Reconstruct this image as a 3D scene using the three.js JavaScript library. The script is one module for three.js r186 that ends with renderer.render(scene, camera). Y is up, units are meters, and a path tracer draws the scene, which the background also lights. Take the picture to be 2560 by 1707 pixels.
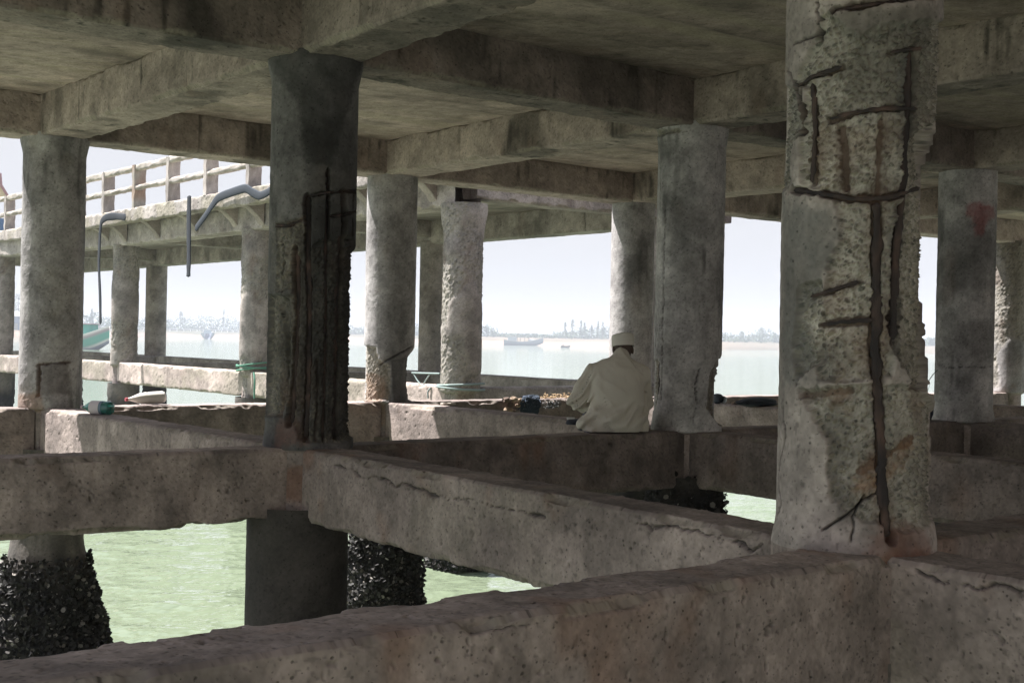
import * as THREE from 'three';
import { mergeGeometries } from 'three/addons/utils/BufferGeometryUtils.js';

// ---------------------------------------------------------------- camera, sky, sun, exposure
const scene = new THREE.Scene();
const W = 2560, H = 1707, F = 3251.93;                       // the photograph's size and its focal length in its pixels
const EYE = new THREE.Vector3(-4.349, 0.7756, 3.1398), YAW = 0.66288, PITCH = -0.00216, ROLL = 0.02067;
const FWD = new THREE.Vector3(Math.sin(YAW) * Math.cos(PITCH), Math.sin(PITCH), -Math.cos(YAW) * Math.cos(PITCH));
const RIGHT0 = new THREE.Vector3(Math.cos(YAW), 0, Math.sin(YAW)), UP0 = new THREE.Vector3().crossVectors(RIGHT0, FWD);
const RIGHT = RIGHT0.clone().multiplyScalar(Math.cos(ROLL)).addScaledVector(UP0, Math.sin(ROLL));
const UPV = RIGHT0.clone().multiplyScalar(-Math.sin(ROLL)).addScaledVector(UP0, Math.cos(ROLL));
const camera = new THREE.PerspectiveCamera(29.412, W / H, 0.05, 6000);
camera.matrixAutoUpdate = true;
camera.position.copy(EYE);
camera.quaternion.setFromRotationMatrix(new THREE.Matrix4().makeBasis(RIGHT, UPV, FWD.clone().negate()));
scene.add(camera);

const SUN = new THREE.Vector3(-0.48, 1.73, -0.87).normalize();
function makeSky() {
  const w = 512, h = 256, d = new Float32Array(w * h * 4);
  for (let j = 0; j < h; j++) for (let i = 0; i < w; i++) {
    const el = ((j + 0.5) / h - 0.5) * Math.PI, az = ((i + 0.5) / w - 0.5) * 2 * Math.PI;
    const e = Math.max(0, Math.sin(el)), x = Math.cos(el) * Math.cos(az), z = Math.cos(el) * Math.sin(az), y = Math.sin(el);
    const c = Math.max(0, x * SUN.x + y * SUN.y + z * SUN.z), glow = 0.22 * c ** 6 + 0.25 * c ** 40;
    const q = Math.min(1, Math.max(0, (e - 0.12) / 0.83)), t = q * q * (3 - 2 * q), k = (j * w + i) * 4;
    d[k] = 0.254 * (1 - t) + 0.20 * t + glow; d[k + 1] = 0.258 * (1 - t) + 0.245 * t + glow * 0.98; d[k + 2] = 0.276 * (1 - t) + 0.35 * t + glow * 0.95; d[k + 3] = 1;
  }
  const tx = new THREE.DataTexture(d, w, h, THREE.RGBAFormat, THREE.FloatType);
  tx.mapping = THREE.EquirectangularReflectionMapping; tx.magFilter = THREE.LinearFilter; tx.minFilter = THREE.LinearFilter; tx.needsUpdate = true;
  return tx;
}
scene.background = makeSky(); scene.environment = scene.background;
const sun = new THREE.DirectionalLight(new THREE.Color(1, 0.975, 0.945), 5.0);
sun.position.copy(SUN).multiplyScalar(120).add(new THREE.Vector3(4, 0, -12)); sun.target.position.set(4, 0, -12);
sun.castShadow = true; sun.shadow.radius = 1.5; sun.shadow.mapSize.set(4096, 4096);
Object.assign(sun.shadow.camera, { left: -60, right: 60, top: 60, bottom: -60, near: 1, far: 400 });
scene.add(sun, sun.target);
const renderer = new THREE.WebGLRenderer({ antialias: true });
renderer.toneMapping = THREE.LinearToneMapping; renderer.toneMappingExposure = 3.15; renderer.shadowMap.enabled = true;
scene.fog = new THREE.FogExp2(0xe8eef6, 0.0007);

// ---------------------------------------------------------------- from the photograph's pixels to directions and places
const ray = (x, y) => FWD.clone().multiplyScalar(F).addScaledVector(RIGHT, x - W / 2).addScaledVector(UPV, -(y - H / 2)).normalize();
const onY = (x, y, h) => { const d = ray(x, y); return EYE.clone().addScaledVector(d, (h - EYE.y) / d.y); };
const onX = (x, y, X) => { const d = ray(x, y); return EYE.clone().addScaledVector(d, (X - EYE.x) / d.x); };
const onZ = (x, y, Z) => { const d = ray(x, y); return EYE.clone().addScaledVector(d, (Z - EYE.z) / d.z); };
const atDepth = (x, y, z) => { const d = ray(x, y); return EYE.clone().addScaledVector(d, z / d.dot(FWD)); };
const depthOf = (x, y, z) => new THREE.Vector3(x, y, z).sub(EYE).dot(FWD);

// ---------------------------------------------------------------- noise
let seed = 20240517;
const rnd = () => { seed = (seed + 0x6D2B79F5) | 0; let t = Math.imul(seed ^ (seed >>> 15), 1 | seed); t = (t + Math.imul(t ^ (t >>> 7), 61 | t)) ^ t; return ((t ^ (t >>> 14)) >>> 0) / 4294967296; };
const rr = (a, b) => a + (b - a) * rnd();
const TAB = new Float32Array(4096); for (let i = 0; i < 4096; i++) TAB[i] = rnd() * 2 - 1;
const PERM = new Uint16Array(4096); for (let i = 0; i < 4096; i++) PERM[i] = i;
for (let i = 4095; i > 0; i--) { const j = Math.floor(rnd() * (i + 1)), t = PERM[i]; PERM[i] = PERM[j]; PERM[j] = t; }
const hsh = (x, y, z) => PERM[(PERM[(PERM[x & 4095] + y) & 4095] + z) & 4095];
function vn(x, y, z) {                                       // value noise, -1..1
  const X = Math.floor(x), Y = Math.floor(y), Z = Math.floor(z);
  let a = x - X, b = y - Y, c = z - Z; a = a * a * (3 - 2 * a); b = b * b * (3 - 2 * b); c = c * c * (3 - 2 * c);
  const l = (i, j, k) => TAB[hsh(X + i, Y + j, Z + k)];
  const p = l(0, 0, 0), q = l(1, 0, 0), r = l(0, 1, 0), s = l(1, 1, 0), t = l(0, 0, 1), u = l(1, 0, 1), v = l(0, 1, 1), w = l(1, 1, 1);
  const e = p + (q - p) * a, f = r + (s - r) * a, g = t + (u - t) * a, h = v + (w - v) * a, m = e + (f - e) * b, n = g + (h - g) * b;
  return m + (n - m) * c;
}
const fbm = (x, y, z, o = 4) => { let s = 0, a = 0.55; for (let i = 0; i < o; i++) { s += a * vn(x, y, z); x = x * 2.03 + 11.7; y = y * 2.03 + 5.3; z = z * 2.03 + 7.9; a *= 0.52; } return s; };
function cell(x, y, z) {                                     // [distance to the nearest stone's middle, its number]
  const X = Math.floor(x), Y = Math.floor(y), Z = Math.floor(z); let best = 9, id = 0, second = 9;
  for (let i = -1; i < 2; i++) for (let j = -1; j < 2; j++) for (let k = -1; k < 2; k++) {
    const h = hsh(X + i, Y + j, Z + k), dx = X + i + 0.5 + 0.45 * TAB[h] - x, dy = Y + j + 0.5 + 0.45 * TAB[(h + 911) & 4095] - y, dz = Z + k + 0.5 + 0.45 * TAB[(h + 2077) & 4095] - z;
    const d = dx * dx + dy * dy + dz * dz; if (d < best) { second = best; best = d; id = h; } else if (d < second) second = d;
  }
  return [Math.sqrt(best), id, Math.sqrt(second)];
}
const clamp = (x, a = 0, b = 1) => x < a ? a : x > b ? b : x;
const sst = (a, b, x) => { const t = clamp((x - a) / (b - a)); return t * t * (3 - 2 * t); };
const lerp = (a, b, t) => a + (b - a) * t;
const mixc = (a, b, t) => [lerp(a[0], b[0], t), lerp(a[1], b[1], t), lerp(a[2], b[2], t)];
function segd(px, py, ax, ay, bx, by) { const dx = bx - ax, dy = by - ay, t = clamp(((px - ax) * dx + (py - ay) * dy) / (dx * dx + dy * dy + 1e-12)); return Math.hypot(px - ax - dx * t, py - ay - dy * t); }
const lined = (px, py, L) => { let d = 9; for (let i = 0; i + 1 < L.length; i++) d = Math.min(d, segd(px, py, L[i][0], L[i][1], L[i + 1][0], L[i + 1][1])); return d; };
function polyd(px, py, P) {                                  // signed distance to a polygon, negative inside
  let d = 9, inside = false;
  for (let i = 0, j = P.length - 1; i < P.length; j = i++) {
    d = Math.min(d, segd(px, py, P[i][0], P[i][1], P[j][0], P[j][1]));
    if ((P[i][1] > py) !== (P[j][1] > py) && px < (P[j][0] - P[i][0]) * (py - P[i][1]) / (P[j][1] - P[i][1]) + P[i][0]) inside = !inside;
  }
  return inside ? -d : d;
}

// ---------------------------------------------------------------- textures and materials
function tileTex(n, f, srgb) {                               // f(u, v) in 0..1, tiling, returns grey or [r, g, b]
  const d = new Uint8Array(n * n * 4);
  for (let j = 0; j < n; j++) for (let i = 0; i < n; i++) { const c = f(i / n, j / n), k = (j * n + i) * 4; for (let q = 0; q < 3; q++) d[k + q] = clamp(Array.isArray(c) ? c[q] : c) * 255; d[k + 3] = 255; }
  const t = new THREE.DataTexture(d, n, n); t.wrapS = t.wrapT = THREE.RepeatWrapping; t.magFilter = THREE.LinearFilter; t.minFilter = THREE.LinearMipmapLinearFilter; t.generateMipmaps = true;
  if (srgb) t.colorSpace = THREE.SRGBColorSpace; t.needsUpdate = true; return t;
}
const per = (u, v, f, o = 4, s = 0) => {                     // tiling noise: on a torus in 3-D is not needed, blend of two offsets is enough
  const a = fbm(u * f + s, v * f, s, o), b = fbm((u - 1) * f + s, v * f, s, o), c = fbm(u * f + s, (v - 1) * f, s, o), d = fbm((u - 1) * f + s, (v - 1) * f, s, o);
  const x = u * u * (3 - 2 * u), y = v * v * (3 - 2 * v), n = Math.sqrt(((1 - x) ** 2 + x * x) * ((1 - y) ** 2 + y * y));
  return ((a * (1 - x) + b * x) * (1 - y) + (c * (1 - x) + d * x) * y) / n;
};
const PITS = []; for (let i = 0; i < 1500; i++) PITS.push([rnd(), rnd(), 0.0011 + 0.0045 * Math.pow(rnd(), 3.2), rr(0.25, 1)]);
const pitGrid = (() => { const n = 512, g = new Float32Array(n * n); for (const [u, v, r, s] of PITS) { const R = Math.ceil(r * n * 1.6); for (let j = -R; j <= R; j++) for (let i = -R; i <= R; i++) { const k = (((Math.floor(v * n) + j + n) % n) * n) + ((Math.floor(u * n) + i + n) % n), d = Math.hypot(i, j * 1.2) / (r * n) * (1 + 0.35 * vn(i * 0.35 + u * 97, j * 0.35 + v * 89, 3)); g[k] = Math.max(g[k], s * (1 - sst(0.55, 1.25, d))); } } return (u, v) => g[(Math.floor(v * n) % n) * n + (Math.floor(u * n) % n)]; })();
const MAP_C = tileTex(1024, (u, v) => { const p = pitGrid(u, v), g = 0.90 + 0.11 * per(u, v, 9, 4, 3) + 0.10 * per(u, v, 70, 2, 8) - 0.30 * p; return [g, g * 0.995, g * 0.985]; }, true);
const BUMP_C = tileTex(1024, (u, v) => 0.6 + 0.22 * per(u, v, 14, 4, 5) + 0.16 * per(u, v, 90, 2, 4) - 0.5 * pitGrid(u, v), false);
for (const t of [MAP_C, BUMP_C]) t.repeat.set(0.8, 0.8);
const CONC = new THREE.MeshStandardMaterial({ color: 0xffffff, vertexColors: true, map: MAP_C, bumpMap: BUMP_C, bumpScale: 0.006, roughness: 0.93 });
const RUST = new THREE.MeshStandardMaterial({ color: 0xffffff, vertexColors: true, roughness: 0.95, bumpMap: BUMP_C, bumpScale: 0.004 });
const lin = (r, g, b, o = {}) => new THREE.MeshStandardMaterial({ color: new THREE.Color().setRGB(r, g, b), roughness: 0.8, ...o });

// ---------------------------------------------------------------- naming
const taken = {};
const numbered = n => { const k = taken[n] = (taken[n] ?? -1) + 1; return k ? `${n}_${String(k).padStart(3, '0')}` : n; };
function part(parent, name, geo, mat, label) { const m = new THREE.Mesh(geo, mat); m.name = name; m.castShadow = m.receiveShadow = true; if (label) m.userData.label = label; parent.add(m); return m; }
function thing(name, label, category, group) { const g = new THREE.Group(); g.name = numbered(name); g.userData = { label, category }; if (group) g.userData.group = group; scene.add(g); return g; }
function single(name, geo, mat, label, category, group) { const m = new THREE.Mesh(geo, mat); m.name = numbered(name); m.castShadow = m.receiveShadow = true; m.userData = { label, category }; if (group) m.userData.group = group; scene.add(m); return m; }
function setting(name, geo, mat) { const m = new THREE.Mesh(geo, mat); m.name = name; m.receiveShadow = m.castShadow = true; m.userData = { kind: 'structure' }; scene.add(m); return m; }
function gridGeo(nu, nv, f, wrapU = false) {                 // f(i, j) -> {p:[x,y,z], c:[r,g,b], uv:[u,v]}
  const P = new Float32Array(nu * nv * 3), C = new Float32Array(nu * nv * 3), U = new Float32Array(nu * nv * 2), I = new Uint32Array((nu - 1) * (nv - 1) * 6);
  let k = 0, q = 0;
  for (let j = 0; j < nv; j++) for (let i = 0; i < nu; i++, k++) { const o = f(i, j); P.set(o.p, k * 3); C.set(o.c, k * 3); U.set(o.uv, k * 2); }
  for (let j = 0; j + 1 < nv; j++) for (let i = 0; i + 1 < nu; i++) { const a = j * nu + i, b = a + 1, c = a + nu, d = c + 1; I[q++] = a; I[q++] = b; I[q++] = d; I[q++] = a; I[q++] = d; I[q++] = c; }
  const g = new THREE.BufferGeometry(); g.setAttribute('position', new THREE.BufferAttribute(P, 3)); g.setAttribute('color', new THREE.BufferAttribute(C, 3)); g.setAttribute('uv', new THREE.BufferAttribute(U, 2));
  g.setIndex(new THREE.BufferAttribute(I, 1)); g.computeVertexNormals();
  if (wrapU) { const N = g.attributes.normal; for (let j = 0; j < nv; j++) { const a = j * nu, b = a + nu - 1; for (const m of ['X', 'Y', 'Z']) { const v = (N['get' + m](a) + N['get' + m](b)) / 2; N['set' + m](a, v); N['set' + m](b, v); } } }
  return g;
}
const paint = (g, c) => { const n = g.attributes.position.count, a = new Float32Array(n * 3); for (let i = 0; i < n; i++) a.set(typeof c === 'function' ? c(g.attributes.position.getX(i), g.attributes.position.getY(i), g.attributes.position.getZ(i)) : c, i * 3); g.setAttribute('color', new THREE.BufferAttribute(a, 3)); return g; };

// ---------------------------------------------------------------- concrete: colour of weathered cement, stains and streaks
const C_PALE = [0.475, 0.418, 0.378], C_MID = [0.32, 0.277, 0.250], C_DARK = [0.075, 0.068, 0.060], C_RUST = [0.20, 0.095, 0.055], C_STONE = [[0.10, 0.10, 0.085], [0.30, 0.27, 0.21], [0.17, 0.16, 0.13], [0.36, 0.32, 0.26]];
function cement(x, y, z, o) {                                // o: tone, dark (share of black stain), streak, rust
  let c = mixc(C_MID, C_PALE, clamp(0.5 + 0.85 * fbm(x * 1.4 + o.s, y * 1.4, z * 1.4)));
  const pt = fbm(x * 3.3 + o.s, y * 3.3 + 9, z * 3.3, 4), sp = vn(x * 85, y * 85, z * 85 + o.s), q = (1 + 0.26 * fbm(x * 17, y * 17, z * 17 + o.s, 3) + (o.even ?? 1) * (0.16 * sst(0.06, 0.12, pt) - 0.18 * sst(0.10, 0.16, -pt))) * (1 - 0.35 * sst(0.5, 0.75, sp)); c = c.map(v => v * q * o.tone);
  const st = fbm(x * 2.3 + 31 + o.s, y * 1.1, z * 2.3, 4); c = mixc(c, C_DARK, (o.dark ?? 0.3) * sst(0.02, 0.5, st));
  const sk = vn(x * 13 + o.s, y * 0.9, z * 13) * 0.7 + vn(x * 31, y * 2.1, z * 31 + o.s) * 0.4; c = mixc(c, C_DARK, (o.streak ?? 0.35) * sst(0.12, 0.7, sk + 0.5 * st + 0.25 * vn(x * 40, y * 9, z * 40)) * sst(-0.25, 0.3, fbm(x * 5 + 17, y * 4.5, z * 5 + o.s, 3)));
  const ru = fbm(x * 3.7 + 77, y * 2.2, z * 3.7 + o.s, 3); c = mixc(c, [0.29, 0.16, 0.095], (o.rust ?? 0.15) * sst(0.2, 0.6, ru));
  const gr = fbm(x * 5 + 3, y * 5, z * 5 + 40, 3); if (o.tint) c = [c[0] * o.tint[0], c[1] * o.tint[1], c[2] * o.tint[2]]; if (o.pale) c = mixc(c, [0.5, 0.46, 0.38], o.pale * sst(0.1, 0.5, gr));
  return c;
}
function stones(x, y, z, f = 34) { const [d, id, e] = cell(x * f, y * f, z * f); const s = (id * 7919) % 4096 / 4096; return { h: clamp(0.62 - d) / 0.62, edge: e - d, c: s < 0.22 ? C_STONE[0] : s < 0.4 ? C_STONE[2] : s < 0.78 ? C_STONE[1] : C_STONE[3] }; }

// a round column; spalls, bars and cracks are given by the photograph's pixels and turned into places on its skin
function column(parent, o) {
  const { x: cx, z: cz, R = 0.3, y0 = -0.42, y1 = 2.7, name = 'column' } = o;
  const dep = depthOf(cx, 1, cz), res = o.res ?? Math.max(0.004, dep / 1300 * 1.25), toEye = Math.atan2(EYE.x - cx, EYE.z - cz);   // angle a: (sin a, cos a)
  const skin = (px, py) => {                                 // -> [arc length from the side that faces the camera, height]
    const d = ray(px, py), dh = Math.hypot(d.x, d.z), ux = d.x / dh, uz = d.z / dh, ex = cx - EYE.x, ez = cz - EYE.z, s = ex * uz - ez * ux, q = s / R;   // s > 0: the ray passes left of the axis
    const side = -q * -1, aa = Math.abs(side); const along = ex * ux + ez * uz - (aa < 1 ? Math.sqrt(R * R - s * s) : 0);
    const th = aa < 1 ? Math.asin(side) : Math.sign(side) * (Math.PI / 2 + (aa - 1) * 1.1);
    return [-th * R * -1, EYE.y + d.y / dh * along];
  };
  const conv = L => (L || []).map(f => ({ ...f, P: f.pts.map(([a, b]) => skin(a, b)) }));
  const sp = conv(o.spalls), bars = conv(o.bars), cracks = conv(o.cracks), stainsAndShade = conv(o.stainsAndShade);
  const TH = []; { let t = -Math.PI; while (t < Math.PI) { TH.push(t); t += (Math.abs(t) < 1.75 ? res : res * 6) / R; } TH.push(Math.PI); }
  const YS = Math.max(3, Math.round((y1 - y0) / res)), nu = TH.length;
  const opt = { s: o.seed ?? 1, tone: o.tone ?? 1, dark: o.dark, streak: o.streak, rust: o.rust, pale: o.pale, tint: o.tint ?? [0.92, 1.0, 1.12] };
  const jopt = { s: opt.s, tone: 0.9, dark: 0.4, streak: 0.2, rust: 0.4, tint: [1.02, 0.955, 0.985] };
  const geo = gridGeo(nu, YS + 1, (i, j) => {
    const th = TH[i], y = y0 + (y1 - y0) * j / YS, a = toEye + th, sa = Math.sin(a), ca = Math.cos(a), S = th * R;
    let x = cx + sa * R, z = cz + ca * R, r = R + 0.004 * fbm(x * 3, y * 3, z * 3 + opt.s) + 0.0025 * fbm(x * 22, y * 22, z * 22, 2);
    r += (o.flare ?? 0) * sst(o.flareAt ?? y1 - 0.22, y1 - 0.04, y) + (o.foot ?? 0) * sst(0.14, 0, y + 0.03 * vn(x * 6, 2, z * 6)) - (o.joint ?? 0.062) * (1 - sst(-0.03, -0.005, y));
    let c = cement(x, y, z, y < -0.01 && !o.pixelJoint ? jopt : opt), m = 0;
    const wob = 0.018 * fbm(x * 9, y * 9, z * 9 + 4, 3) + 0.008 * vn(x * 60, y * 60, z * 60);
    for (const f of sp) { const d = polyd(S, y, f.P) + wob, k = 1 - sst(-0.007, 0.007, d); if (k > 0) { const deep = Math.min(1, 0.55 + Math.max(0, -d) / (f.w ?? 0.05)); m = Math.max(m, k); r -= k * f.d * deep; } }
    if (o.rough) { const k = o.rough * sst(o.roughAt ?? 0.0, (o.roughAt ?? 0) + 0.25, fbm(x * 2.1 + 9, y * 1.6, z * 2.1 + opt.s, 3)); if (k > m) { r -= (k - m) * 0.012; m = k; } }
    if (m > 0.02) {
      const jx = 0.012 * vn(x * 40, y * 40, z * 40), jy = 0.012 * vn(x * 40 + 9, y * 40, z * 40), t = stones(x + jx, y * 1.25 + jy, z + jx, o.grain ?? 34), u = stones(x + 5 + jy, y + jx, z, (o.grain ?? 34) * 2.2), n3 = fbm(x * 12, y * 12, z * 12 + 9, 3);
      r += m * (0.020 * (t.h - 0.45) + 0.010 * (u.h - 0.4) + 0.014 * n3);
      let k = mixc([0.355 * (o.bed ?? 1), 0.328 * (o.bed ?? 1), 0.298 * (o.bed ?? 1)].map(q => q * (1 + 0.55 * fbm(x * 5, y * 2.6, z * 5 + 21, 3) + 0.3 * fbm(x * 30, y * 30, z * 30, 3))), t.c, 0.85 * sst(0.2, 0.42, t.h) * sst(0.05, 0.16, t.edge)); k = mixc(k, u.c, 0.5 * sst(0.3, 0.55, u.h));
      k = mixc(k, C_RUST, 0.35 * sst(0.1, 0.5, fbm(x * 4, y * 2.5, z * 4 + 60, 3))); k = mixc(k, C_DARK, (o.soot ?? 0.2) * sst(-0.1, 0.5, fbm(x * 3 + 8, y * 1.4, z * 3, 3)));
      c = mixc(c, k, m);
    }
    for (const f of bars) { const d = lined(S, y, f.P) + 0.8 * wob, k = 1 - sst(f.r * 0.85, f.r * 1.2, d); if (k > 0) { r = Math.min(r, lerp(r, R - (f.in ?? 0.045), k)); c = mixc(c, mixc(C_RUST, C_DARK, 0.6), k * 0.8); } const h = (1 - sst(f.r * 1.2, f.r * 3.2, d)) * 0.35 * (f.halo ?? 1); c = mixc(c, [0.17, 0.10, 0.07], h * sst(-0.3, 0.4, vn(x * 14, y * 6, z * 14))); }
    for (const f of cracks) { const d = lined(S + 1.2 * wob, y + 1.2 * wob, f.P), k = Math.exp(-((d / ((f.w ?? 0.006) * 0.7)) ** 2)); r -= k * (f.d ?? 0.025); c = mixc(c, [0.03, 0.027, 0.025], k * 0.85); }
    for (const f of stainsAndShade) { const d = polyd(S, y, f.P) + 2.2 * wob, k = (1 - sst(-0.03, 0.03, d)) * (f.k ?? 0.6) * (0.75 + 0.25 * fbm(x * 15, y * 15, z * 15, 2)); c = mixc(c, f.c, clamp(k)); }
    return { p: [cx + sa * r, y, cz + ca * r], c, uv: [S + opt.s, y] };
  });
  const m = part(parent, name, geo, CONC, o.label);
  for (const f of bars) { if (!f.bare) m.add(bar(f, cx, cz, R, toEye)); }
  return m;
}
function bar(f, cx, cz, R, toEye) {                          // a rust-swollen bar lying in its groove
  const P = f.P.map(([S, y]) => { const a = toEye + S / R, r = R - (f.sink ?? 0.022) - f.r * 0.2; return new THREE.Vector3(cx + Math.sin(a) * r, y, cz + Math.cos(a) * r); });
  return rustyBar(P, f.tie ? f.r * 0.8 : f.r, f.tie ? 'tie_bar' : 'rebar', cx, cz);
}
function rustyBar(P, r0, name, cx, cz) {
  const cur = new THREE.CatmullRomCurve3(P, false, 'catmullrom', 0.2), L = cur.getLength(), n = Math.max(4, Math.round(L / 0.012)), k = 9;
  const g = new THREE.TubeGeometry(cur, n, r0, k, false), A = g.attributes.position, ctr = cur.getSpacedPoints(n), col = new Float32Array(A.count * 3);
  for (let i = 0; i <= n; i++) for (let j = 0; j <= k; j++) { const q = i * (k + 1) + j, v = new THREE.Vector3().fromBufferAttribute(A, q), c = ctr[i]; const e = i === 0 || i === n ? 0.25 : 1, s = e * (0.85 + 0.75 * fbm(v.x * 26 + P[0].y * 9, v.y * 20, v.z * 26, 4) + 0.35 * vn(v.x * 110, v.y * 90, v.z * 110)); v.sub(c).multiplyScalar(Math.max(0.12, s)); if (cx !== undefined) { const ax = new THREE.Vector3(c.x - cx, 0, c.z - cz).normalize(); v.addScaledVector(ax, -0.5 * v.dot(ax)); } v.add(c); A.setXYZ(q, v.x, v.y, v.z); const t = clamp(0.5 + fbm(v.x * 25, v.y * 9, v.z * 25, 3)); col.set(mixc([0.034, 0.028, 0.029], [0.115, 0.073, 0.060], t * t), q * 3); }
  g.setAttribute('color', new THREE.BufferAttribute(col, 3)); g.computeVertexNormals();
  const m = new THREE.Mesh(g, RUST); m.name = name; m.castShadow = m.receiveShadow = true; return m;
}
// a beam of rounded, chipped section from a to b (x, z), between heights y0 and y1; cracks given by pixels on the side that faces the camera
function beam(parent, o) {
  const [ax, az] = o.a, [bx, bz] = o.b, L0 = Math.hypot(bx - ax, bz - az), tx = (bx - ax) / L0, tz = (bz - az) / L0; let nx = -tz, nz = tx;
  const midx = (ax + bx) / 2, midz = (az + bz) / 2; if ((EYE.x - midx) * nx + (EYE.z - midz) * nz < 0) { nx = -nx; nz = -nz; }
  const t0 = o.trim?.[0] ?? 0.2, t1 = L0 - (o.trim?.[1] ?? 0.2), w = o.w, { y0, y1 } = o, h = y1 - y0;
  const dep = Math.max(2.5, Math.min(depthOf(ax, 0, az), depthOf(bx, 0, bz), depthOf(midx, 0, midz))), res = o.res ?? Math.max(0.006, dep / 1300 * 1.5), resT = o.resT ?? res * 1.25;
  // section: starts at the middle of the far face, goes over the top to the near face, under, and back
  const S = [], rc = 0.014, hw = w / 2, add = (x, y, mx, my, s) => S.push([x, y, mx, my, s]); let s = 0;
  const edge = (x0, ya, x1, yb, mx, my, fine) => { const l = Math.hypot(x1 - x0, yb - ya), n = Math.max(2, Math.round(l / (fine ? res : res * 5))); for (let i = 0; i <= n; i++) { const t = i / n; add(lerp(x0, x1, t), lerp(ya, yb, t), mx, my, s + l * t); } s += l; };
  edge(-hw, y0 + rc, -hw, y1 - rc, -1, 0, false); edge(-hw + rc, y1, hw - rc, y1, 0, 1, true); edge(hw, y1 - rc, hw, y0 + rc, 1, 0, true); edge(hw - rc, y0, -hw + rc, y0, 0, -1, true); S.push([...S[0].slice(0, 4), s]);
  const cr = (o.cracks || []).map(f => ({ ...f, P: f.pts.map(([px, py]) => { const d = ray(px, py), k = (hw - ((EYE.x - ax) * nx + (EYE.z - az) * nz)) / (d.x * nx + d.z * nz), p = EYE.clone().addScaledVector(d, k); return [(p.x - ax) * tx + (p.z - az) * tz, p.y]; }) }));
  const st = (o.stainsAndShade || []).map(f => ({ ...f, P: f.pts.map(([px, py]) => { const d = ray(px, py), k = (hw - ((EYE.x - ax) * nx + (EYE.z - az) * nz)) / (d.x * nx + d.z * nz), p = EYE.clone().addScaledVector(d, k); return [(p.x - ax) * tx + (p.z - az) * tz, p.y]; }) }));
  const nt = Math.max(2, Math.round((t1 - t0) / resT)), opt = { s: o.seed ?? 3, tone: o.tone ?? 1, dark: o.dark ?? 0.3, streak: o.streak ?? 0.3, rust: o.rust ?? 0.2, pale: o.pale, even: o.name === 'deck_beam' ? 0.5 : 1, tint: o.tint ?? (o.y1 < 0.05 ? [1.02, 0.955, 0.985] : [1.04, 0.98, 0.99]) }, chip = o.chip ?? 1;
  const geo = gridGeo(S.length, nt + 1, (i, j) => {
    const [lx, ly, mx, my, sv] = S[i], t = t0 + (t1 - t0) * j / nt; let X = ax + tx * t + nx * lx, Z = az + tz * t + nz * lx, Y = ly;
    const ex = hw - Math.abs(lx), ey = Math.min(ly - y0, y1 - ly), de = Math.max(ex, ey);            // distance from the nearest arris
    let off = 0.005 * fbm(X * 4, Y * 4, Z * 4 + opt.s, 3) + 0.0035 * fbm(X * 26, Y * 26, Z * 26, 2);
    const cn = fbm(X * 5 + 3, Y * 5, Z * 5 + opt.s, 4), chd = chip * Math.max(0, cn + 0.10) * 0.055 * (1 - sst(0, 0.05, de)); // chipped arrises
    let c = cement(X, Y, Z, opt), dx = 0, dy = 0;
    const ch2 = 1 - sst(0, 0.05, de); if (ch2 > 0 && cn > -0.05 && chip > 0) { const u = stones(X, Y, Z, 45); c = mixc(c, mixc([0.36, 0.32, 0.26], u.c, 0.7 * sst(0.2, 0.5, u.h)), ch2 * sst(-0.05, 0.15, cn) * 0.75); off += chip * 0.006 * u.h * ch2; }
    if (chd > 0) { dx -= Math.sign(lx) * chd; dy -= Math.sign(ly - (y0 + y1) / 2) * chd; }
    if (o.rough) { const k = o.rough * sst(-0.1, 0.25, fbm(X * 1.5 + 5, Y * 2, Z * 1.5 + opt.s, 3)); if (k > 0.03) { const u = stones(X, Y, Z, 40); off += k * 0.010 * (u.h - 0.6); c = mixc(c, mixc([0.38, 0.34, 0.27], u.c, 0.8 * sst(0.2, 0.5, u.h)), k * 0.8); } }
    const ph = fbm(X * 33, Y * 33, Z * 33 + 2, 2); if (ph > 0.42) { off -= 0.01 * sst(0.42, 0.6, ph); c = mixc(c, C_DARK, 0.5 * sst(0.42, 0.6, ph)); }
    if (mx === 1) {
      const wob = 0.010 * vn(X * 14, Y * 14, Z * 14) + 0.006 * vn(X * 45, Y * 45, Z * 45), wv = 0.010 * vn(X * 22 + 5, Y * 22, Z * 22) + 0.008 * vn(X * 60, Y * 60, Z * 60);
      for (const f of cr) { const d = lined(t + wob, Y + wv, f.P), k = Math.exp(-((d / ((f.w ?? 0.006) * 0.55 * Math.max(0.25, 1 + 1.1 * vn(t * 9, 2, 5)))) ** 2)); off -= k * (f.d ?? 0.025) * 0.8; c = mixc(c, [0.045, 0.04, 0.036], k * 0.85); off += 0.010 * Math.max(0, vn(t * 6, 7, 3)) * (1 - sst(0.0, 0.06, d)) * (Y > 0 - 9 && d < 0.06 ? 1 : 0); }
      for (const f of st) { const d = polyd(t, Y, f.P) + 4 * wob + 0.03 * fbm(X * 6, Y * 6, Z * 6, 2), k = clamp((1 - sst(-0.04, 0.04, d)) * (f.k ?? 0.6)); c = mixc(c, f.c, k); }
    }
    const bot = o.ragged && my === -1 ? o.ragged * Math.max(0, fbm(X * 3, 1, Z * 3 + opt.s, 3)) : 0;
    return { p: [X + nx * (mx * off + dx), Y + my * off + dy + bot, Z + nz * (mx * off + dx)], c, uv: [t + opt.s, sv] };
  });
  const m = part(parent, o.name, geo, CONC, o.label);
  return m;
}

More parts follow.
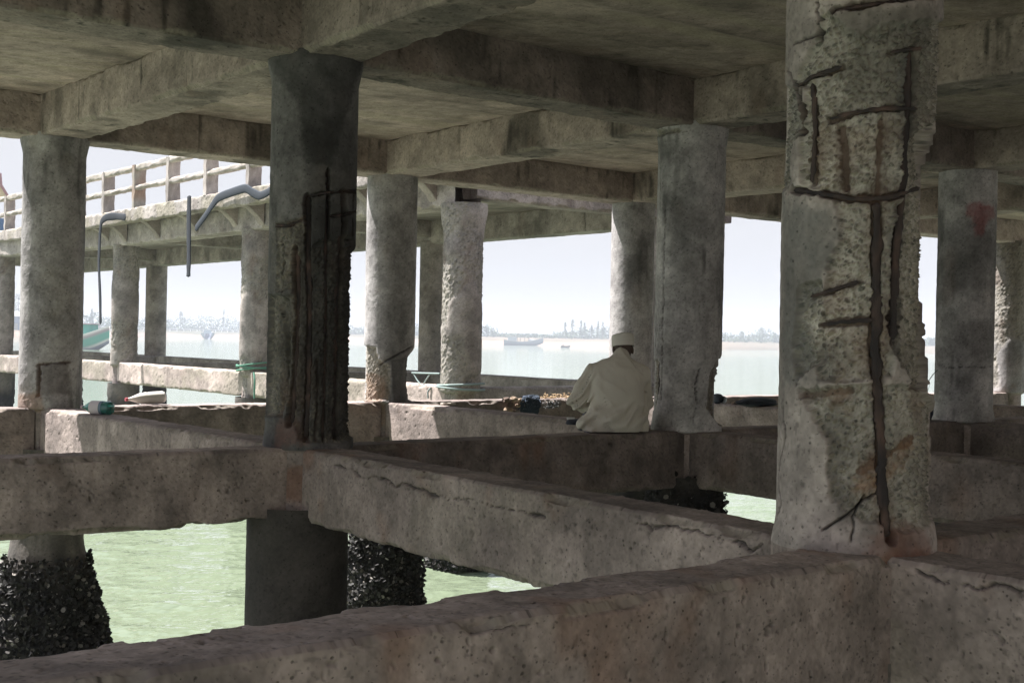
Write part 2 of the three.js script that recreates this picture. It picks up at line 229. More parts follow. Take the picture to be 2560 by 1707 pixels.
// ================================================================ the main pier
const TOP = 2.66, SLAB = 3.06, DECK = 3.32, WATER = -2.55;
const pier = thing('pier', 'big old concrete pier on thick round columns, its dark underside overhead', 'pier');
const COLS = { A: [-0.104, -0.079], B: [0.12, -4.87], C: [0.01, -9.92], E: [4.012, -5.02], D: [4.02, -9.95], F: [7.99, -10.0], G: [8.086, -4.88], H: [17.0, -9.75], N: [12.0, -5.0], M: [12.1, -10.0], L: [-4.0, -5.0], K: [-4.0, -9.95], P: [-4.0, 0.1], Q: [4.0, 0], S: [8.0, 0], T: [0, 5] };
const ca = k => COLS[k];
// ---- columns
const BROWN = [0.055, 0.042, 0.036];
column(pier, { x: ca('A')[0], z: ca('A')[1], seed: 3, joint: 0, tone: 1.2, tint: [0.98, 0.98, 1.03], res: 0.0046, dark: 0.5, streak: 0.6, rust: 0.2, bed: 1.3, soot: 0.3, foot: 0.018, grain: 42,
  label: 'badly spalled column with bare rusty bars and exposed aggregate',
  spalls: [
    { d: 0.022, pts: [[2060, 20], [2150, 90], [2200, 60], [2400, 40], [2400, 500], [2300, 480], [2200, 500], [2100, 490], [2010, 470], [2000, 360], [2015, 230], [1990, 200], [2040, 110]] },
    { d: 0.075, w: 0.08, pts: [[2380, 290], [2300, 330], [2262, 400], [2258, 520], [2240, 620], [2228, 800], [2245, 900], [2290, 970], [2380, 1010], [2460, 700], [2460, 400]] },
    { d: 0.020, pts: [[2090, 500], [2260, 500], [2240, 850], [2230, 940], [2110, 960], [2050, 950], [2040, 860], [2060, 740], [2080, 650], [2110, 590]] },
    { d: 0.024, pts: [[2000, 975], [2130, 960], [2290, 960], [2370, 1040], [2370, 1300], [2250, 1330], [2130, 1290], [2070, 1240], [2075, 1100], [2030, 1030]] },
    { d: 0.016, pts: [[1960, 200], [1990, 230], [2005, 320], [1985, 345], [1975, 470], [1940, 470], [1935, 200]] },
    { d: 0.03, pts: [[2000, 720], [2060, 700], [2060, 900], [1995, 960], [1985, 860]] },
  ],
  bars: [
    { r: 0.021, in: 0.05, sink: 0.026, pts: [[2196, 505], [2194, 700], [2192, 860], [2200, 1000], [2206, 1120], [2212, 1250], [2222, 1345]] },
    { r: 0.02, in: 0.075, sink: 0.045, pts: [[2288, 120], [2284, 300], [2276, 420], [2262, 560], [2250, 700], [2246, 850]] },
    { r: 0.014, in: 0.05, pts: [[2026, 205], [2034, 300], [2030, 400], [2028, 455]] },
    { r: 0.013, in: 0.045, bare: 1, pts: [[2106, 320], [2112, 380], [2116, 470]] },
    { r: 0.014, in: 0.04, bare: 1, pts: [[2206, 300], [2204, 370], [2198, 478]] },
    { r: 0.010, in: 0.04, bare: 1, pts: [[2008, 215], [2004, 330]] },
    { r: 0.011, tie: 1, sink: 0.012, pts: [[1992, 214], [2030, 190], [2105, 164]] },
    { r: 0.010, tie: 1, sink: 0.014, pts: [[2074, 296], [2150, 276], [2230, 268], [2298, 270]] },
    { r: 0.010, tie: 1, sink: 0.014, pts: [[2088, 24], [2180, 8], [2330, -6]] },
    { r: 0.008, tie: 1, sink: 0.014, pts: [[2226, 128], [2270, 122], [2310, 118]] },
    { r: 0.0125, tie: 1, sink: 0.008, pts: [[1984, 474], [2060, 484], [2140, 496], [2210, 494], [2262, 482], [2300, 468]] },
    { r: 0.010, tie: 1, sink: 0.012, pts: [[2026, 742], [2090, 722], [2148, 704]] },
    { r: 0.012, tie: 1, sink: 0.014, pts: [[2050, 812], [2110, 804], [2184, 800]] },
    { r: 0.014, bare: 1, in: 0.03, halo: 1.6, pts: [[2010, 988], [2070, 984], [2130, 976]] },
    { r: 0.016, bare: 1, in: 0.03, halo: 1.6, pts: [[2150, 1180], [2220, 1140], [2290, 1100]] },
  ],
  cracks: [{ w: 0.007, d: 0.03, pts: [[1970, 165], [1995, 220], [2012, 300], [2008, 330], [1984, 346], [1978, 400], [1976, 480]] }, { pts: [[2060, 1327], [2090, 1308], [2130, 1280], [2150, 1260], [2200, 1230]] }, { pts: [[2128, 1350], [2130, 1290], [2160, 1245]] }, { pts: [[1962, 1020], [1968, 1090], [1950, 1180], [1955, 1260], [1940, 1330]] }, { pts: [[2052, 95], [2056, 60], [2050, 0]] }, { pts: [[1990, 110], [2030, 95], [2052, 80]] }],
  stainsAndShade: [{ c: [0.33, 0.18, 0.10], k: 0.8, pts: [[2140, 1200], [2200, 1180], [2260, 1100], [2290, 1110], [2240, 1200], [2190, 1240], [2140, 1230]] }, { c: [0.27, 0.145, 0.09], k: 0.8, pts: [[2130, 1385], [2310, 1380], [2300, 1560], [2285, 1680], [2180, 1700], [2120, 1560]] }, { c: [0.26, 0.11, 0.08], k: 0.6, pts: [[2200, 1300], [2300, 1330], [2320, 1380], [2160, 1385]] }, { c: [0.30, 0.19, 0.12], k: 0.6, pts: [[2060, 985], [2120, 980], [2120, 1030], [2080, 1020]] }, { c: [0.12, 0.112, 0.095], k: 0.72, pts: [[2060, 30], [2200, 15], [2340, 10], [2345, 290], [2290, 330], [2240, 260], [2130, 255], [2095, 180], [2120, 110]] }, { c: [0.11, 0.075, 0.062], k: 0.75, pts: [[2094, 330], [2122, 325], [2130, 380], [2122, 470], [2096, 470], [2104, 400]] }, { c: [0.11, 0.075, 0.062], k: 0.7, pts: [[2200, 310], [2222, 310], [2216, 380], [2222, 470], [2190, 474], [2196, 380]] }, { c: [0.06, 0.06, 0.066], k: 0.75, pts: [[2262, 120], [2300, 110], [2305, 470], [2290, 700], [2282, 900], [2236, 880], [2238, 620], [2262, 420]] }, { c: [0.08, 0.075, 0.075], k: 0.6, pts: [[1955, 180], [1990, 220], [2010, 330], [1985, 350], [1990, 470], [1950, 470]] }, { c: [0.09, 0.088, 0.085], k: 0.55, pts: [[2020, 860], [2100, 850], [2090, 960], [2030, 1000], [2010, 940]] }, { c: [0.15, 0.155, 0.155], k: 0.75, pts: [[1960, 485], [2080, 520], [2100, 590], [2060, 700], [2010, 790], [2020, 960], [1960, 970]] }] });  // bluish dark strip down the right recess is painted shade, among real stains
// torn flakes of rust standing out of the corroded bar
{ const a = pier.children[pier.children.length - 1]; for (const [px, py, s] of [[2290, 648, 0.030], [2278, 732, 0.016], [2276, 806, 0.022], [2272, 470, 0.02]]) { const b = atDepth(px - 22, py, depthOf(ca('A')[0], 1, ca('A')[1])), g = new THREE.ConeGeometry(s * 0.8, s * 3.2, 5, 3); g.rotateZ(-1.45); g.rotateY(-YAW); g.translate(b.x, b.y, b.z); const A = g.attributes.position; for (let i = 0; i < A.count; i++) A.setXYZ(i, A.getX(i) + 0.006 * vn(A.getX(i) * 60, A.getY(i) * 60, i), A.getY(i) + 0.006 * vn(A.getY(i) * 70, i, 3), A.getZ(i)); g.computeVertexNormals(); part(a, 'rust_flake', paint(g, [0.06, 0.042, 0.038]), RUST); } }
column(pier, { x: ca('B')[0], z: ca('B')[1], seed: 11, joint: 0.02, tone: 0.46, dark: 0.85, streak: 0.75, rust: 0.15, soot: 0.75, bed: 0.55, flare: 0.03, foot: 0.012, res: 0.0078, rough: 0.35, roughAt: 0.1,
  label: 'soot-dark column split by long vertical corroded bars',
  spalls: [{ d: 0.03, pts: [[740, 640], [770, 620], [800, 600], [870, 590], [930, 640], [930, 1060], [900, 1090], [820, 1110], [745, 1100], [712, 1000], [700, 860], [680, 760], [730, 735]] }, { d: 0.05, w: 0.06, pts: [[660, 735], [712, 740], [722, 800], [716, 950], [706, 1040], [650, 1040]] }, { d: 0.012, pts: [[690, 560], [760, 540], [770, 600], [730, 720], [690, 730]] }],
  bars: [{ r: 0.022, in: 0.075, sink: 0.06, halo: 0.4, pts: [[768, 490], [770, 640], [774, 800], [770, 960], [764, 1095]] }, { r: 0.012, in: 0.07, sink: 0.055, halo: 0.4, pts: [[820, 424], [819, 600], [820, 800], [816, 1000], [812, 1100]] }, { r: 0.024, in: 0.08, sink: 0.062, halo: 0.4, pts: [[858, 478], [860, 620], [854, 760], [850, 900], [846, 1090]] }, { r: 0.02, in: 0.075, sink: 0.06, halo: 0.4, pts: [[736, 620], [740, 760], [734, 900], [722, 1060]] }, { r: 0.008, in: 0.05, halo: 0.4, bare: 1, pts: [[882, 486], [880, 530], [880, 600]] }, { r: 0.016, in: 0.06, sink: 0.05, halo: 0.4, bare: 1, pts: [[888, 700], [884, 860], [878, 1060]] }, { r: 0.009, in: 0.05, bare: 1, halo: 0.4, pts: [[795, 900], [796, 1000], [790, 1100]] },
    { r: 0.009, tie: 1, sink: 0.008, pts: [[690, 562], [720, 563], [764, 546]] }, { r: 0.009, tie: 1, sink: 0.008, pts: [[770, 490], [820, 480], [892, 475]] }, { r: 0.008, tie: 1, sink: 0.010, pts: [[828, 540], [860, 536], [892, 524]] }],
  cracks: [{ pts: [[700, 600], [710, 660], [700, 720], [716, 780]] }],
  stainsAndShade: [{ c: [0.19, 0.10, 0.08], k: 0.75, pts: [[690, 1060], [760, 1040], [770, 1110], [690, 1125]] }, { c: [0.025, 0.024, 0.026], k: 0.75, pts: [[740, 700], [770, 480], [905, 560], [905, 1090], [740, 1100]] }, { c: [0.03, 0.028, 0.028], k: 0.6, pts: [[760, 300], [860, 280], [912, 420], [912, 1100], [800, 1100], [770, 600]] }, { c: [0.025, 0.024, 0.024], k: 0.8, pts: [[660, 100], [900, 100], [860, 300], [830, 420], [770, 400], [740, 250], [690, 190]] }, { c: [0.26, 0.13, 0.085], k: 0.8, pts: [[690, 1165], [830, 1165], [830, 1240], [780, 1262], [700, 1250]] }] });
column(pier, { x: ca('C')[0], z: ca('C')[1], seed: 21, tone: 1.1, dark: 0.55, streak: 0.6, rust: 0.1, flare: 0.03, rough: 0.5, roughAt: 0.1, stainsAndShade: [{ c: [0.075, 0.055, 0.05], k: 0.7, pts: [[92, 915], [170, 905], [172, 985], [100, 990]] }, { c: [0.35, 0.2, 0.12], k: 0.6, pts: [[40, 985], [100, 985], [110, 1030], [40, 1030]] }], bars: [{ r: 0.012, in: 0.03, bare: 1, pts: [[98, 912], [96, 950], [95, 990]] }, { r: 0.01, in: 0.025, bare: 1, tie: 1, pts: [[92, 914], [130, 908], [174, 905]] }] });
column(pier, { x: ca('E')[0], z: ca('E')[1], seed: 31, tone: 1.4, dark: 0.5, streak: 0.65, rust: 0.1, flare: 0.02, foot: 0.014, label: 'column chipped away at its lower side beside the seated person',
  spalls: [{ d: 0.075, w: 0.07, pts: [[1775, 935], [1790, 905], [1830, 880], [1850, 1060], [1796, 1066], [1768, 1020]] }, { d: 0.03, pts: [[1625, 900], [1648, 905], [1650, 960], [1640, 1020], [1622, 1030]] }, { d: 0.02, pts: [[1640, 326], [1700, 320], [1720, 332], [1640, 345]] }], bars: [{ r: 0.012, in: 0.05, pts: [[1644, 905], [1643, 960], [1638, 1010]] }],
  cracks: [{ pts: [[1752, 920], [1738, 960], [1740, 1010], [1735, 1060]] }, { pts: [[1632, 700], [1642, 800], [1640, 900]] }, { w: 0.004, pts: [[1666, 520], [1662, 640], [1658, 860], [1654, 1000]] }] });
column(pier, { x: ca('D')[0], z: ca('D')[1], seed: 41, tone: 1.25, dark: 0.5, streak: 0.5, rust: 0.2, foot: 0.0, label: 'column with a broken foot and a diagonal crack above it',
  spalls: [{ d: 0.085, w: 0.07, pts: [[1013, 905], [1030, 880], [1060, 850], [1075, 1000], [1022, 1010], [1016, 960]] }, { d: 0.035, pts: [[895, 860], [938, 870], [945, 900], [975, 915], [978, 1000], [890, 1004]] }], cracks: [{ w: 0.012, d: 0.035, pts: [[944, 914], [975, 896], [1000, 882], [1030, 866]] }],
  stainsAndShade: [{ c: [0.36, 0.2, 0.12], k: 0.55, pts: [[900, 930], [960, 940], [960, 1060], [900, 1080]] }, { c: [0.045, 0.045, 0.05], k: 0.7, pts: [[976, 900], [1040, 880], [1040, 1006], [976, 1006]] }] });
column(pier, { x: ca('F')[0], z: ca('F')[1], seed: 51, tone: 1.2, dark: 0.5, streak: 0.6 });
column(pier, { x: ca('G')[0], z: ca('G')[1], seed: 61, tone: 1.4, dark: 0.5, streak: 0.6, foot: 0.02, label: 'column with a faded red paint mark near its top', stainsAndShade: [{ c: [0.42, 0.10, 0.11], k: 0.75, pts: [[2418, 512], [2445, 505], [2484, 515], [2488, 535], [2470, 550], [2462, 585], [2440, 590], [2436, 560], [2416, 530]] }], cracks: [{ w: 0.005, pts: [[2346, 915], [2400, 918], [2490, 915]] }] });
column(pier, { x: ca('H')[0], z: ca('H')[1], seed: 71, tone: 1.0, rough: 0.9, roughAt: -0.2, grain: 24 });
column(pier, { x: ca('M')[0], z: ca('M')[1], seed: 72, tone: 0.8, res: 0.03 });
for (const k of ['N', 'L', 'K', 'P', 'Q', 'S']) column(pier, { x: ca(k)[0], z: ca(k)[1], seed: 80 + COLS[k][0], res: 0.04 });
// ---- tie beams a little above the water
const tie = (a, b, o = {}) => beam(pier, { name: 'tie_beam', a: ca(a), b: ca(b), y0: -0.49, y1: 0, w: 0.32, seed: a.charCodeAt(0) * 3 + b.charCodeAt(0), ...o });
beam(pier, { name: 'tie_beam', a: [-4.0, 0.16], b: [-0.104, 0.06], y0: -0.5, y1: 0.0, w: 0.31, trim: [0.15, 0.12], seed: 5, tone: 0.95, dark: 0.3, streak: 0.2, rust: 0.4, res: 0.0045, resT: 0.0055, chip: 1.2, label: 'broad tie beam with a worn dusty top and crumbling arris', cracks: [{ w: 0.004, d: 0.008, pts: [[1240, 1575], [1350, 1560]] }, { w: 0.004, d: 0.008, pts: [[1560, 1552], [1640, 1530]] }] });
beam(pier, { name: 'tie_beam', a: ca('A'), b: ca('B'), y0: -0.49, y1: 0, w: 0.32, seed: 7, tone: 0.9, dark: 0.25, streak: 0.2, rust: 0.45, rough: 0.3, res: 0.0065, resT: 0.008, trim: [0.2, 0.2], label: 'tie beam with a long wandering crack along its side',
  cracks: [{ w: 0.008, d: 0.03, pts: [[832, 1162], [850, 1168], [880, 1174], [905, 1198], [930, 1190], [975, 1205], [990, 1216], [1005, 1208], [1040, 1222], [1090, 1238], [1130, 1250], [1180, 1246], [1240, 1266], [1360, 1292]] }, { w: 0.008, d: 0.03, pts: [[1592, 1306], [1630, 1320], [1690, 1315], [1760, 1332], [1800, 1350], [1850, 1355], [1877, 1376], [1905, 1362]] }, { pts: [[1464, 1292], [1482, 1308], [1480, 1340]] }] });
tie('L', 'B', { res: 0.008, tone: 1.15, dark: 0.4, rust: 0.15, ragged: 0.12, label: 'dark tie beam with a ragged broken underside' });
tie('B', 'C', { tone: 1.05, dark: 0.15, streak: 0.15, rust: 0.12, chip: 0.6 }); tie('B', 'E', { tone: 0.78, dark: 0.4, rust: 0.5 });
tie('C', 'D', { tone: 0.95, dark: 0.25, chip: 1.4 }); tie('E', 'D', { tone: 1.0, dark: 0.15, rust: 0.12 }); tie('D', 'F', { tone: 0.9, chip: 1.4 }); tie('F', 'G', { tone: 1.0 }); tie('E', 'G', { tone: 0.85, dark: 0.4 });
tie('K', 'C', { tone: 0.9 }); tie('F', 'M', {}); tie('M', 'H', {}); tie('N', 'G', {}); tie('M', 'N', {});
beam(pier, { name: 'tie_beam', a: ca('Q'), b: ca('E'), y0: -0.49, y1: 0, w: 0.32, seed: 14, tone: 0.8, dark: 0.4 });
beam(pier, { name: 'tie_beam', a: ca('A'), b: ca('Q'), y0: -0.49, y1: 0, w: 0.32, seed: 15, tone: 0.85, dark: 0.35, rust: 0.4, res: 0.0075 });
beam(pier, { name: 'tie_beam', a: ca('A'), b: ca('T'), y0: -0.52, y1: -0.01, w: 0.32, seed: 16, tone: 0.95, dark: 0.2, rust: 0.4, rough: 0.4, res: 0.005, resT: 0.006, trim: [0.2, 2.6], label: 'tie beam with a crack running away from the badly spalled column', cracks: [{ w: 0.008, d: 0.03, pts: [[2290, 1424], [2312, 1434], [2340, 1448], [2400, 1460], [2440, 1472], [2500, 1464], [2530, 1468], [2580, 1490]] }] });
beam(pier, { name: 'tie_beam', a: ca('S'), b: ca('G'), y0: -0.49, y1: 0, w: 0.32, seed: 18, tone: 0.7, dark: 0.5 });
beam(pier, { name: 'tie_beam', a: ca('Q'), b: ca('S'), y0: -0.49, y1: 0, w: 0.32, seed: 19, tone: 0.8, res: 0.02 });
// ---- deck beams and slab overhead
const top = (a, b, o = {}) => beam(pier, { name: 'deck_beam', a: ca(a), b: ca(b), y0: TOP, y1: SLAB + 0.02, w: 0.45, trim: [-0.1, -0.1], chip: 0.8, tone: 1.2, dark: 0.62, streak: 0.85, rust: 0.15, seed: a.charCodeAt(0) * 5 + b.charCodeAt(0), ...o });
const G2 = [['A', 'B', { tone: 0.8 }], ['B', 'C'], ['E', 'D'], ['F', 'G'], ['Q', 'E'], ['S', 'G'], ['M', 'N'], ['T', 'A', { res: 0.03, trim: [-0.1, -0.1] }]];
const G1 = [['L', 'B', { tone: 0.75, dark: 0.95, streak: 1 }], ['B', 'E', { tone: 0.75, dark: 0.5 }], ['E', 'G', { tone: 0.8 }], ['G', 'N'], ['K', 'C'], ['C', 'D'], ['D', 'F'], ['F', 'M'], ['M', 'H'], ['P', 'A', { res: 0.03 }], ['A', 'Q', { tone: 0.9 }], ['Q', 'S']];
for (const [a, b, o] of G2) top(a, b, { ...o, y0: TOP + 0.003 }); for (const [a, b, o] of G1) top(a, b, { ...o, w: 0.44 });
{ // slab: fine soffit where it is seen, plain sides and top
  const x0 = -4.75, x1 = 19.5, z0 = -10.26, z1 = 9, n = 400, m = 250; const opt = { s: 90, even: 0.25, tint: [1.06, 0.975, 0.99], tone: 1.3, dark: 0.4, streak: 0, rust: 0.08 };
  const gx = i => i < n ? lerp(-4.6, 14, i / (n - 1)) : 0, xs = [x0], zs = [z0]; for (let i = 0; i < n; i++) xs.push(gx(i)); xs.push(x1); for (let j = 1; j < m; j++) zs.push(lerp(z0, 1.2, j / (m - 1))); zs.push(z1);
  const gr = gridGeo(xs.length, zs.length, (i, j) => { const x = xs[i], z = zs[j]; let c = cement(x, 0, z, opt); const b = vn(x * 0.35, 1, z * 7) * 0.6 + vn(x * 0.8, 2, z * 22) * 0.4; c = mixc(c, [0.50, 0.43, 0.33], 0.5 * sst(0, 0.6, b)); c = mixc(c, C_DARK, 0.35 * sst(0.2, 0.7, -b)); return { p: [x, SLAB + 0.012 * b + 0.012 * fbm(x * 1.3, 0, z * 1.3, 3), z], c, uv: [x, z] }; });
  const flip = gr.index.array; for (let i = 0; i < flip.length; i += 3) { const t = flip[i + 1]; flip[i + 1] = flip[i + 2]; flip[i + 2] = t; } gr.computeVertexNormals();
  const bx = new THREE.BoxGeometry(x1 - x0 + 0.02, DECK - SLAB - 0.045, z1 - z0 + 0.02).translate((x0 + x1) / 2, (SLAB + DECK + 0.045) / 2, (z0 + z1) / 2);
  part(pier, 'deck_slab', mergeGeometries([gr, paint(bx, [0.3, 0.28, 0.24])]), CONC);
}
// ---- piles with their crust of shells
const SHELL = new THREE.MeshStandardMaterial({ color: 0xffffff, vertexColors: true, roughness: 0.75, side: THREE.DoubleSide });
function pile(parent, cx, cz, o = {}) {
  const R = o.R ?? 0.35, y1 = o.y1 ?? -0.40, y0 = WATER - 0.7, hi = o.hi ?? -1.25, fl = o.flare ?? 0.2, dep = depthOf(cx, -1, cz), res = o.res ?? Math.max(0.012, dep / 1300 * 1.4), toEye = Math.atan2(EYE.x - cx, EYE.z - cz), sd = o.seed ?? 0;
  const TH = []; { let t = -Math.PI; while (t < Math.PI) { TH.push(t); t += (Math.abs(t) < 1.8 ? res : res * 5) / R; } TH.push(Math.PI); } const ny = Math.round((y1 - y0) / res);
  const rad = (x, y, z) => R + fl * (o.cone ? Math.pow(clamp((hi + 0.4 - y) / (hi + 0.4 - WATER)), 1.15) : sst(hi + 0.15, WATER + 0.25, y)) + 0.10 * sst(hi + 0.1, hi - 0.4, y) * fbm(x * 5, y * 5, z * 5 + sd, 3);
  const geo = gridGeo(TH.length, ny + 1, (i, j) => {
    const a = toEye + TH[i], sa = Math.sin(a), cc = Math.cos(a), y = y0 + (y1 - y0) * j / ny, x = cx + sa * R, z = cz + cc * R, k = sst(hi + 0.35, hi - 0.15, y + 0.25 * fbm(x * 3, y, z * 3, 3));
    const t = stones(x, y, z, 26), u = stones(x + 7, y, z, 60), r = rad(x, y, z) + k * (0.05 * t.h + 0.015 * u.h - 0.02) + 0.004 * fbm(x * 15, y * 15, z * 15, 2);
    let c = cement(x, y, z, { s: sd + 5, tone: o.tone ?? 0.42, dark: 0.75, streak: 0.6, rust: 0.2 }); c = mixc(c, mixc([0.022, 0.021, 0.022], [0.10, 0.085, 0.07], sst(0.4, 0.9, u.h) * 0.6), k); c = mixc(c, [0.035, 0.055, 0.03], 0.7 * sst(WATER + 0.25, WATER + 0.02, y + 0.1 * vn(x * 9, y * 9, z * 9)));
    return { p: [cx + sa * r, y, cz + cc * r], c, uv: [TH[i] * R, y] };
  });
  const m = part(parent, 'pile', geo, CONC, o.label);
  const N = o.shells ?? 0; if (N) {                          // oyster and barnacle shells: small cupped plates at every angle
    const P = [], C = [], I = []; let v = 0;
    for (let q = 0; q < N; q++) {
      const th = rr(-1.9, 1.9), y = WATER - 0.1 + (hi + 0.35 - WATER) * Math.pow(rnd(), 1.5), a = toEye + th, nx = Math.sin(a), nz = Math.cos(a), x = cx + nx * R, z = cz + nz * R, r = rad(x, y, z) + 0.012;
      const n = new THREE.Vector3(nx, 0.25, nz).normalize(), s = 0.009 + 0.026 * Math.pow(rnd(), 2), up = new THREE.Vector3(rr(-1, 1), rr(-1, 1), rr(-1, 1)).cross(n).normalize(), sd2 = new THREE.Vector3().crossVectors(up, n), o2 = new THREE.Vector3(cx + nx * r, y, cz + nz * r);
      const tilt = rr(0.2, 1.3), e = up.clone().multiplyScalar(Math.cos(tilt)).addScaledVector(n, Math.sin(tilt)); const bright = rnd() < 0.09 ? rr(0.12, 0.30) : rr(0.012, 0.05), col = [bright * 1.05, bright * 0.95, bright * 0.85];
      const pts = [[0, 0, 0], [-0.7, 0.5, 0.15], [-0.75, 1.2, 0.4], [0, 1.6, 0.55], [0.75, 1.15, 0.4], [0.65, 0.45, 0.15]];
      for (const [A, B, D] of pts) { const w = o2.clone().addScaledVector(sd2, A * s).addScaledVector(e, B * s).addScaledVector(n, D * s * 0.6); P.push(w.x, w.y, w.z); C.push(...col); }
      for (let t = 1; t < 5; t++) I.push(v, v + t, v + t + 1); v += 6;
    }
    const g = new THREE.BufferGeometry(); g.setAttribute('position', new THREE.Float32BufferAttribute(P, 3)); g.setAttribute('color', new THREE.Float32BufferAttribute(C, 3)); g.setAttribute('uv', new THREE.Float32BufferAttribute(new Float32Array(P.length / 3 * 2), 2)); g.setIndex(I); g.computeVertexNormals();
    const c = part(m, 'shell_crust', g, SHELL); c.userData.kind = 'stuff';
  }
  return m;
}
pile(pier, ca('C')[0], ca('C')[1], { R: 0.345, shells: 6500, flare: 0.30, hi: -1.72, cone: 1, seed: 1, tone: 0.5, label: 'pile flaring into a thick skirt of dark shells at the water' });
pile(pier, ca('B')[0] - 0.07, ca('B')[1], { R: 0.35, shells: 900, flare: 0.07, hi: -1.9, cone: 1, seed: 2, tone: 0.18 });
pile(pier, ca('D')[0], ca('D')[1], { R: 0.33, shells: 6000, flare: 0.12, hi: -1.2, seed: 3 });
pile(pier, ca('E')[0], ca('E')[1], { R: 0.34, shells: 2000, hi: -0.6, seed: 4 });
pile(pier, ca('A')[0], ca('A')[1], { R: 0.34, seed: 5, tone: 0.4 });
for (const k of ['F', 'G', 'H', 'M', 'K', 'N', 'L', 'P', 'Q', 'S']) pile(pier, ca(k)[0], ca(k)[1], { R: 0.34, seed: ca(k)[0] + 9, res: 0.05, flare: 0.12 });
// ================================================================ the jetty beside it
const jetty = thing('jetty', 'sunlit concrete jetty with a post and rail parapet running out over the water', 'jetty');
const JZ = [-12.1, -18.68, -25.2, -32.6, -39.5], JX = 6.62, JB = 10.72;
const jo = { tint: [0.98, 1.0, 1.03], tone: 1.1, dark: 0.2, streak: 0.25, rust: 0.12 };
JZ.forEach((z, i) => {
  const x = JX + (i === 3 ? -0.35 : i === 4 ? -0.5 : 0.06 * i);
  column(jetty, { x, z, y0: -0.5, y1: 2.70, seed: 100 + i, ...jo, tone: 0.95, rough: 0.9, roughAt: -0.15, grain: 22, soot: 0.3, flare: i === 0 ? 0.05 : 0, flareAt: 2.25 });
  column(jetty, { x: JB, z: z - (i > 2 ? 0.4 : 0.1), y0: -0.5, y1: 2.70, seed: 120 + i, ...jo, tone: 0.95, dark: 0.35 });
  pile(jetty, x, z, { R: 0.35, hi: -0.9, shells: i < 2 ? 4500 : 0, flare: 0.07, seed: 30 + i, res: i < 2 ? undefined : 0.04 });
  pile(jetty, JB, z - (i > 2 ? 0.4 : 0.1), { R: 0.34, hi: -1.0, flare: 0.07, seed: 40 + i, res: 0.04 });
});
for (let i = 0; i + 1 < JZ.length; i++) {
  const xa = JX + (i === 3 ? -0.35 : 0.06 * i), xb = JX + (i === 2 ? -0.35 : i === 3 ? -0.5 : 0.06 * (i + 1));
  beam(jetty, { name: 'girder', a: [xa, JZ[i]], b: [xb, JZ[i + 1]], y0: 2.66, y1: 3.13, w: 0.46, trim: [-0.1, -0.1], seed: 140 + i, ...jo, tone: 1.15, pale: 0.3 });
  beam(jetty, { name: 'girder', a: [JB, JZ[i] - 0.1 + (i ? 0 : 1.2)], b: [JB, JZ[i + 1] - 0.1], y0: 2.66, y1: 3.13, w: 0.46, trim: [-0.1, -0.1], seed: 150 + i, ...jo, tone: 1.15, dark: 0.25, chip: 0.5, cracks: i === 0 ? [{ w: 0.014, d: 0.03, pts: [[1252, 552], [1252, 588]] }, { w: 0.016, d: 0.03, pts: [[1456, 520], [1462, 535], [1462, 578]] }] : [] });
  beam(jetty, { name: 'tie_beam', a: [xa - 0.02, JZ[i]], b: [xb - 0.02, JZ[i + 1]], y0: -0.39, y1: 0.07, w: 0.36, trim: [0.1, 0.1], seed: 160 + i, tone: 1.3, dark: 0.1, streak: 0.1, rust: 0.1, rough: 0.75, label: i === 1 ? 'sunlit tie beam of pale pitted concrete' : undefined });
  beam(jetty, { name: 'tie_beam', a: [JB, JZ[i] - 0.1], b: [JB, JZ[i + 1] - 0.1], y0: -0.39, y1: 0.07, w: 0.36, trim: [0.1, 0.1], seed: 170 + i, ...jo });
}
JZ.forEach((z, i) => {
  const x = JX + (i === 3 ? -0.35 : i === 4 ? -0.5 : 0.06 * i);
  beam(jetty, { name: 'cross_beam', a: [x, z], b: [JB, z - 0.1], y0: 2.78, y1: 3.14, w: 0.36, trim: [0.1, 0.1], seed: 180 + i, ...jo });
  beam(jetty, { name: 'cross_beam', a: [x, z], b: [JB, z - 0.1], y0: -0.38, y1: 0.06, w: 0.33, trim: [0.1, 0.1], seed: 190 + i, ...jo });
});
beam(jetty, { name: 'deck_edge', a: [6.10, -11.75], b: [6.10, -46], y0: 3.035, y1: 3.335, w: 0.2, trim: [0, 0], seed: 201, tint: [0.98, 1.0, 1.03], tone: 1.15, dark: 0.1, streak: 0.25, rust: 0.1, rough: 1, res: 0.02 });
beam(jetty, { name: 'deck_edge', a: [11.5, -11.75], b: [11.5, -46], y0: 3.035, y1: 3.335, w: 0.2, trim: [0, 0], seed: 202, res: 0.06 });
{ const g = new THREE.BoxGeometry(5.2, 0.2, 34.2, 30, 1, 160).translate(8.8, 3.215, -28.86); part(jetty, 'deck_slab', paint(g, (x, y, z) => cement(x, y, z, { s: 210, tone: 1.05, dark: 0.2, streak: 0, rust: 0.1 })), CONC); }
{ // haunched brackets under the overhanging edge
  const sh = new THREE.Shape([[0.02, 0], [-0.36, 0], [-0.36, -0.05], [-0.24, -0.10], [-0.08, -0.24], [0.02, -0.38]].map(p => new THREE.Vector2(...p)));
  const base = new THREE.ExtrudeGeometry(sh, { depth: 0.17, bevelEnabled: true, bevelSize: 0.012, bevelThickness: 0.012, bevelSegments: 1 });
  for (let i = 0; i < 4; i++) for (const dz of [-0.55, -2.3, -4.2, -6.0]) { const z = JZ[i] + dz, x = JX - 0.225 + (i === 3 ? -0.35 : 0.06 * i); const g = base.clone().translate(x, 3.11, z); part(jetty, 'bracket', paint(g, (a, b, c) => cement(a, b, c, { s: 215, tone: 1.1, dark: 0.2, streak: 0.2, rust: 0.1 })), CONC); }
}
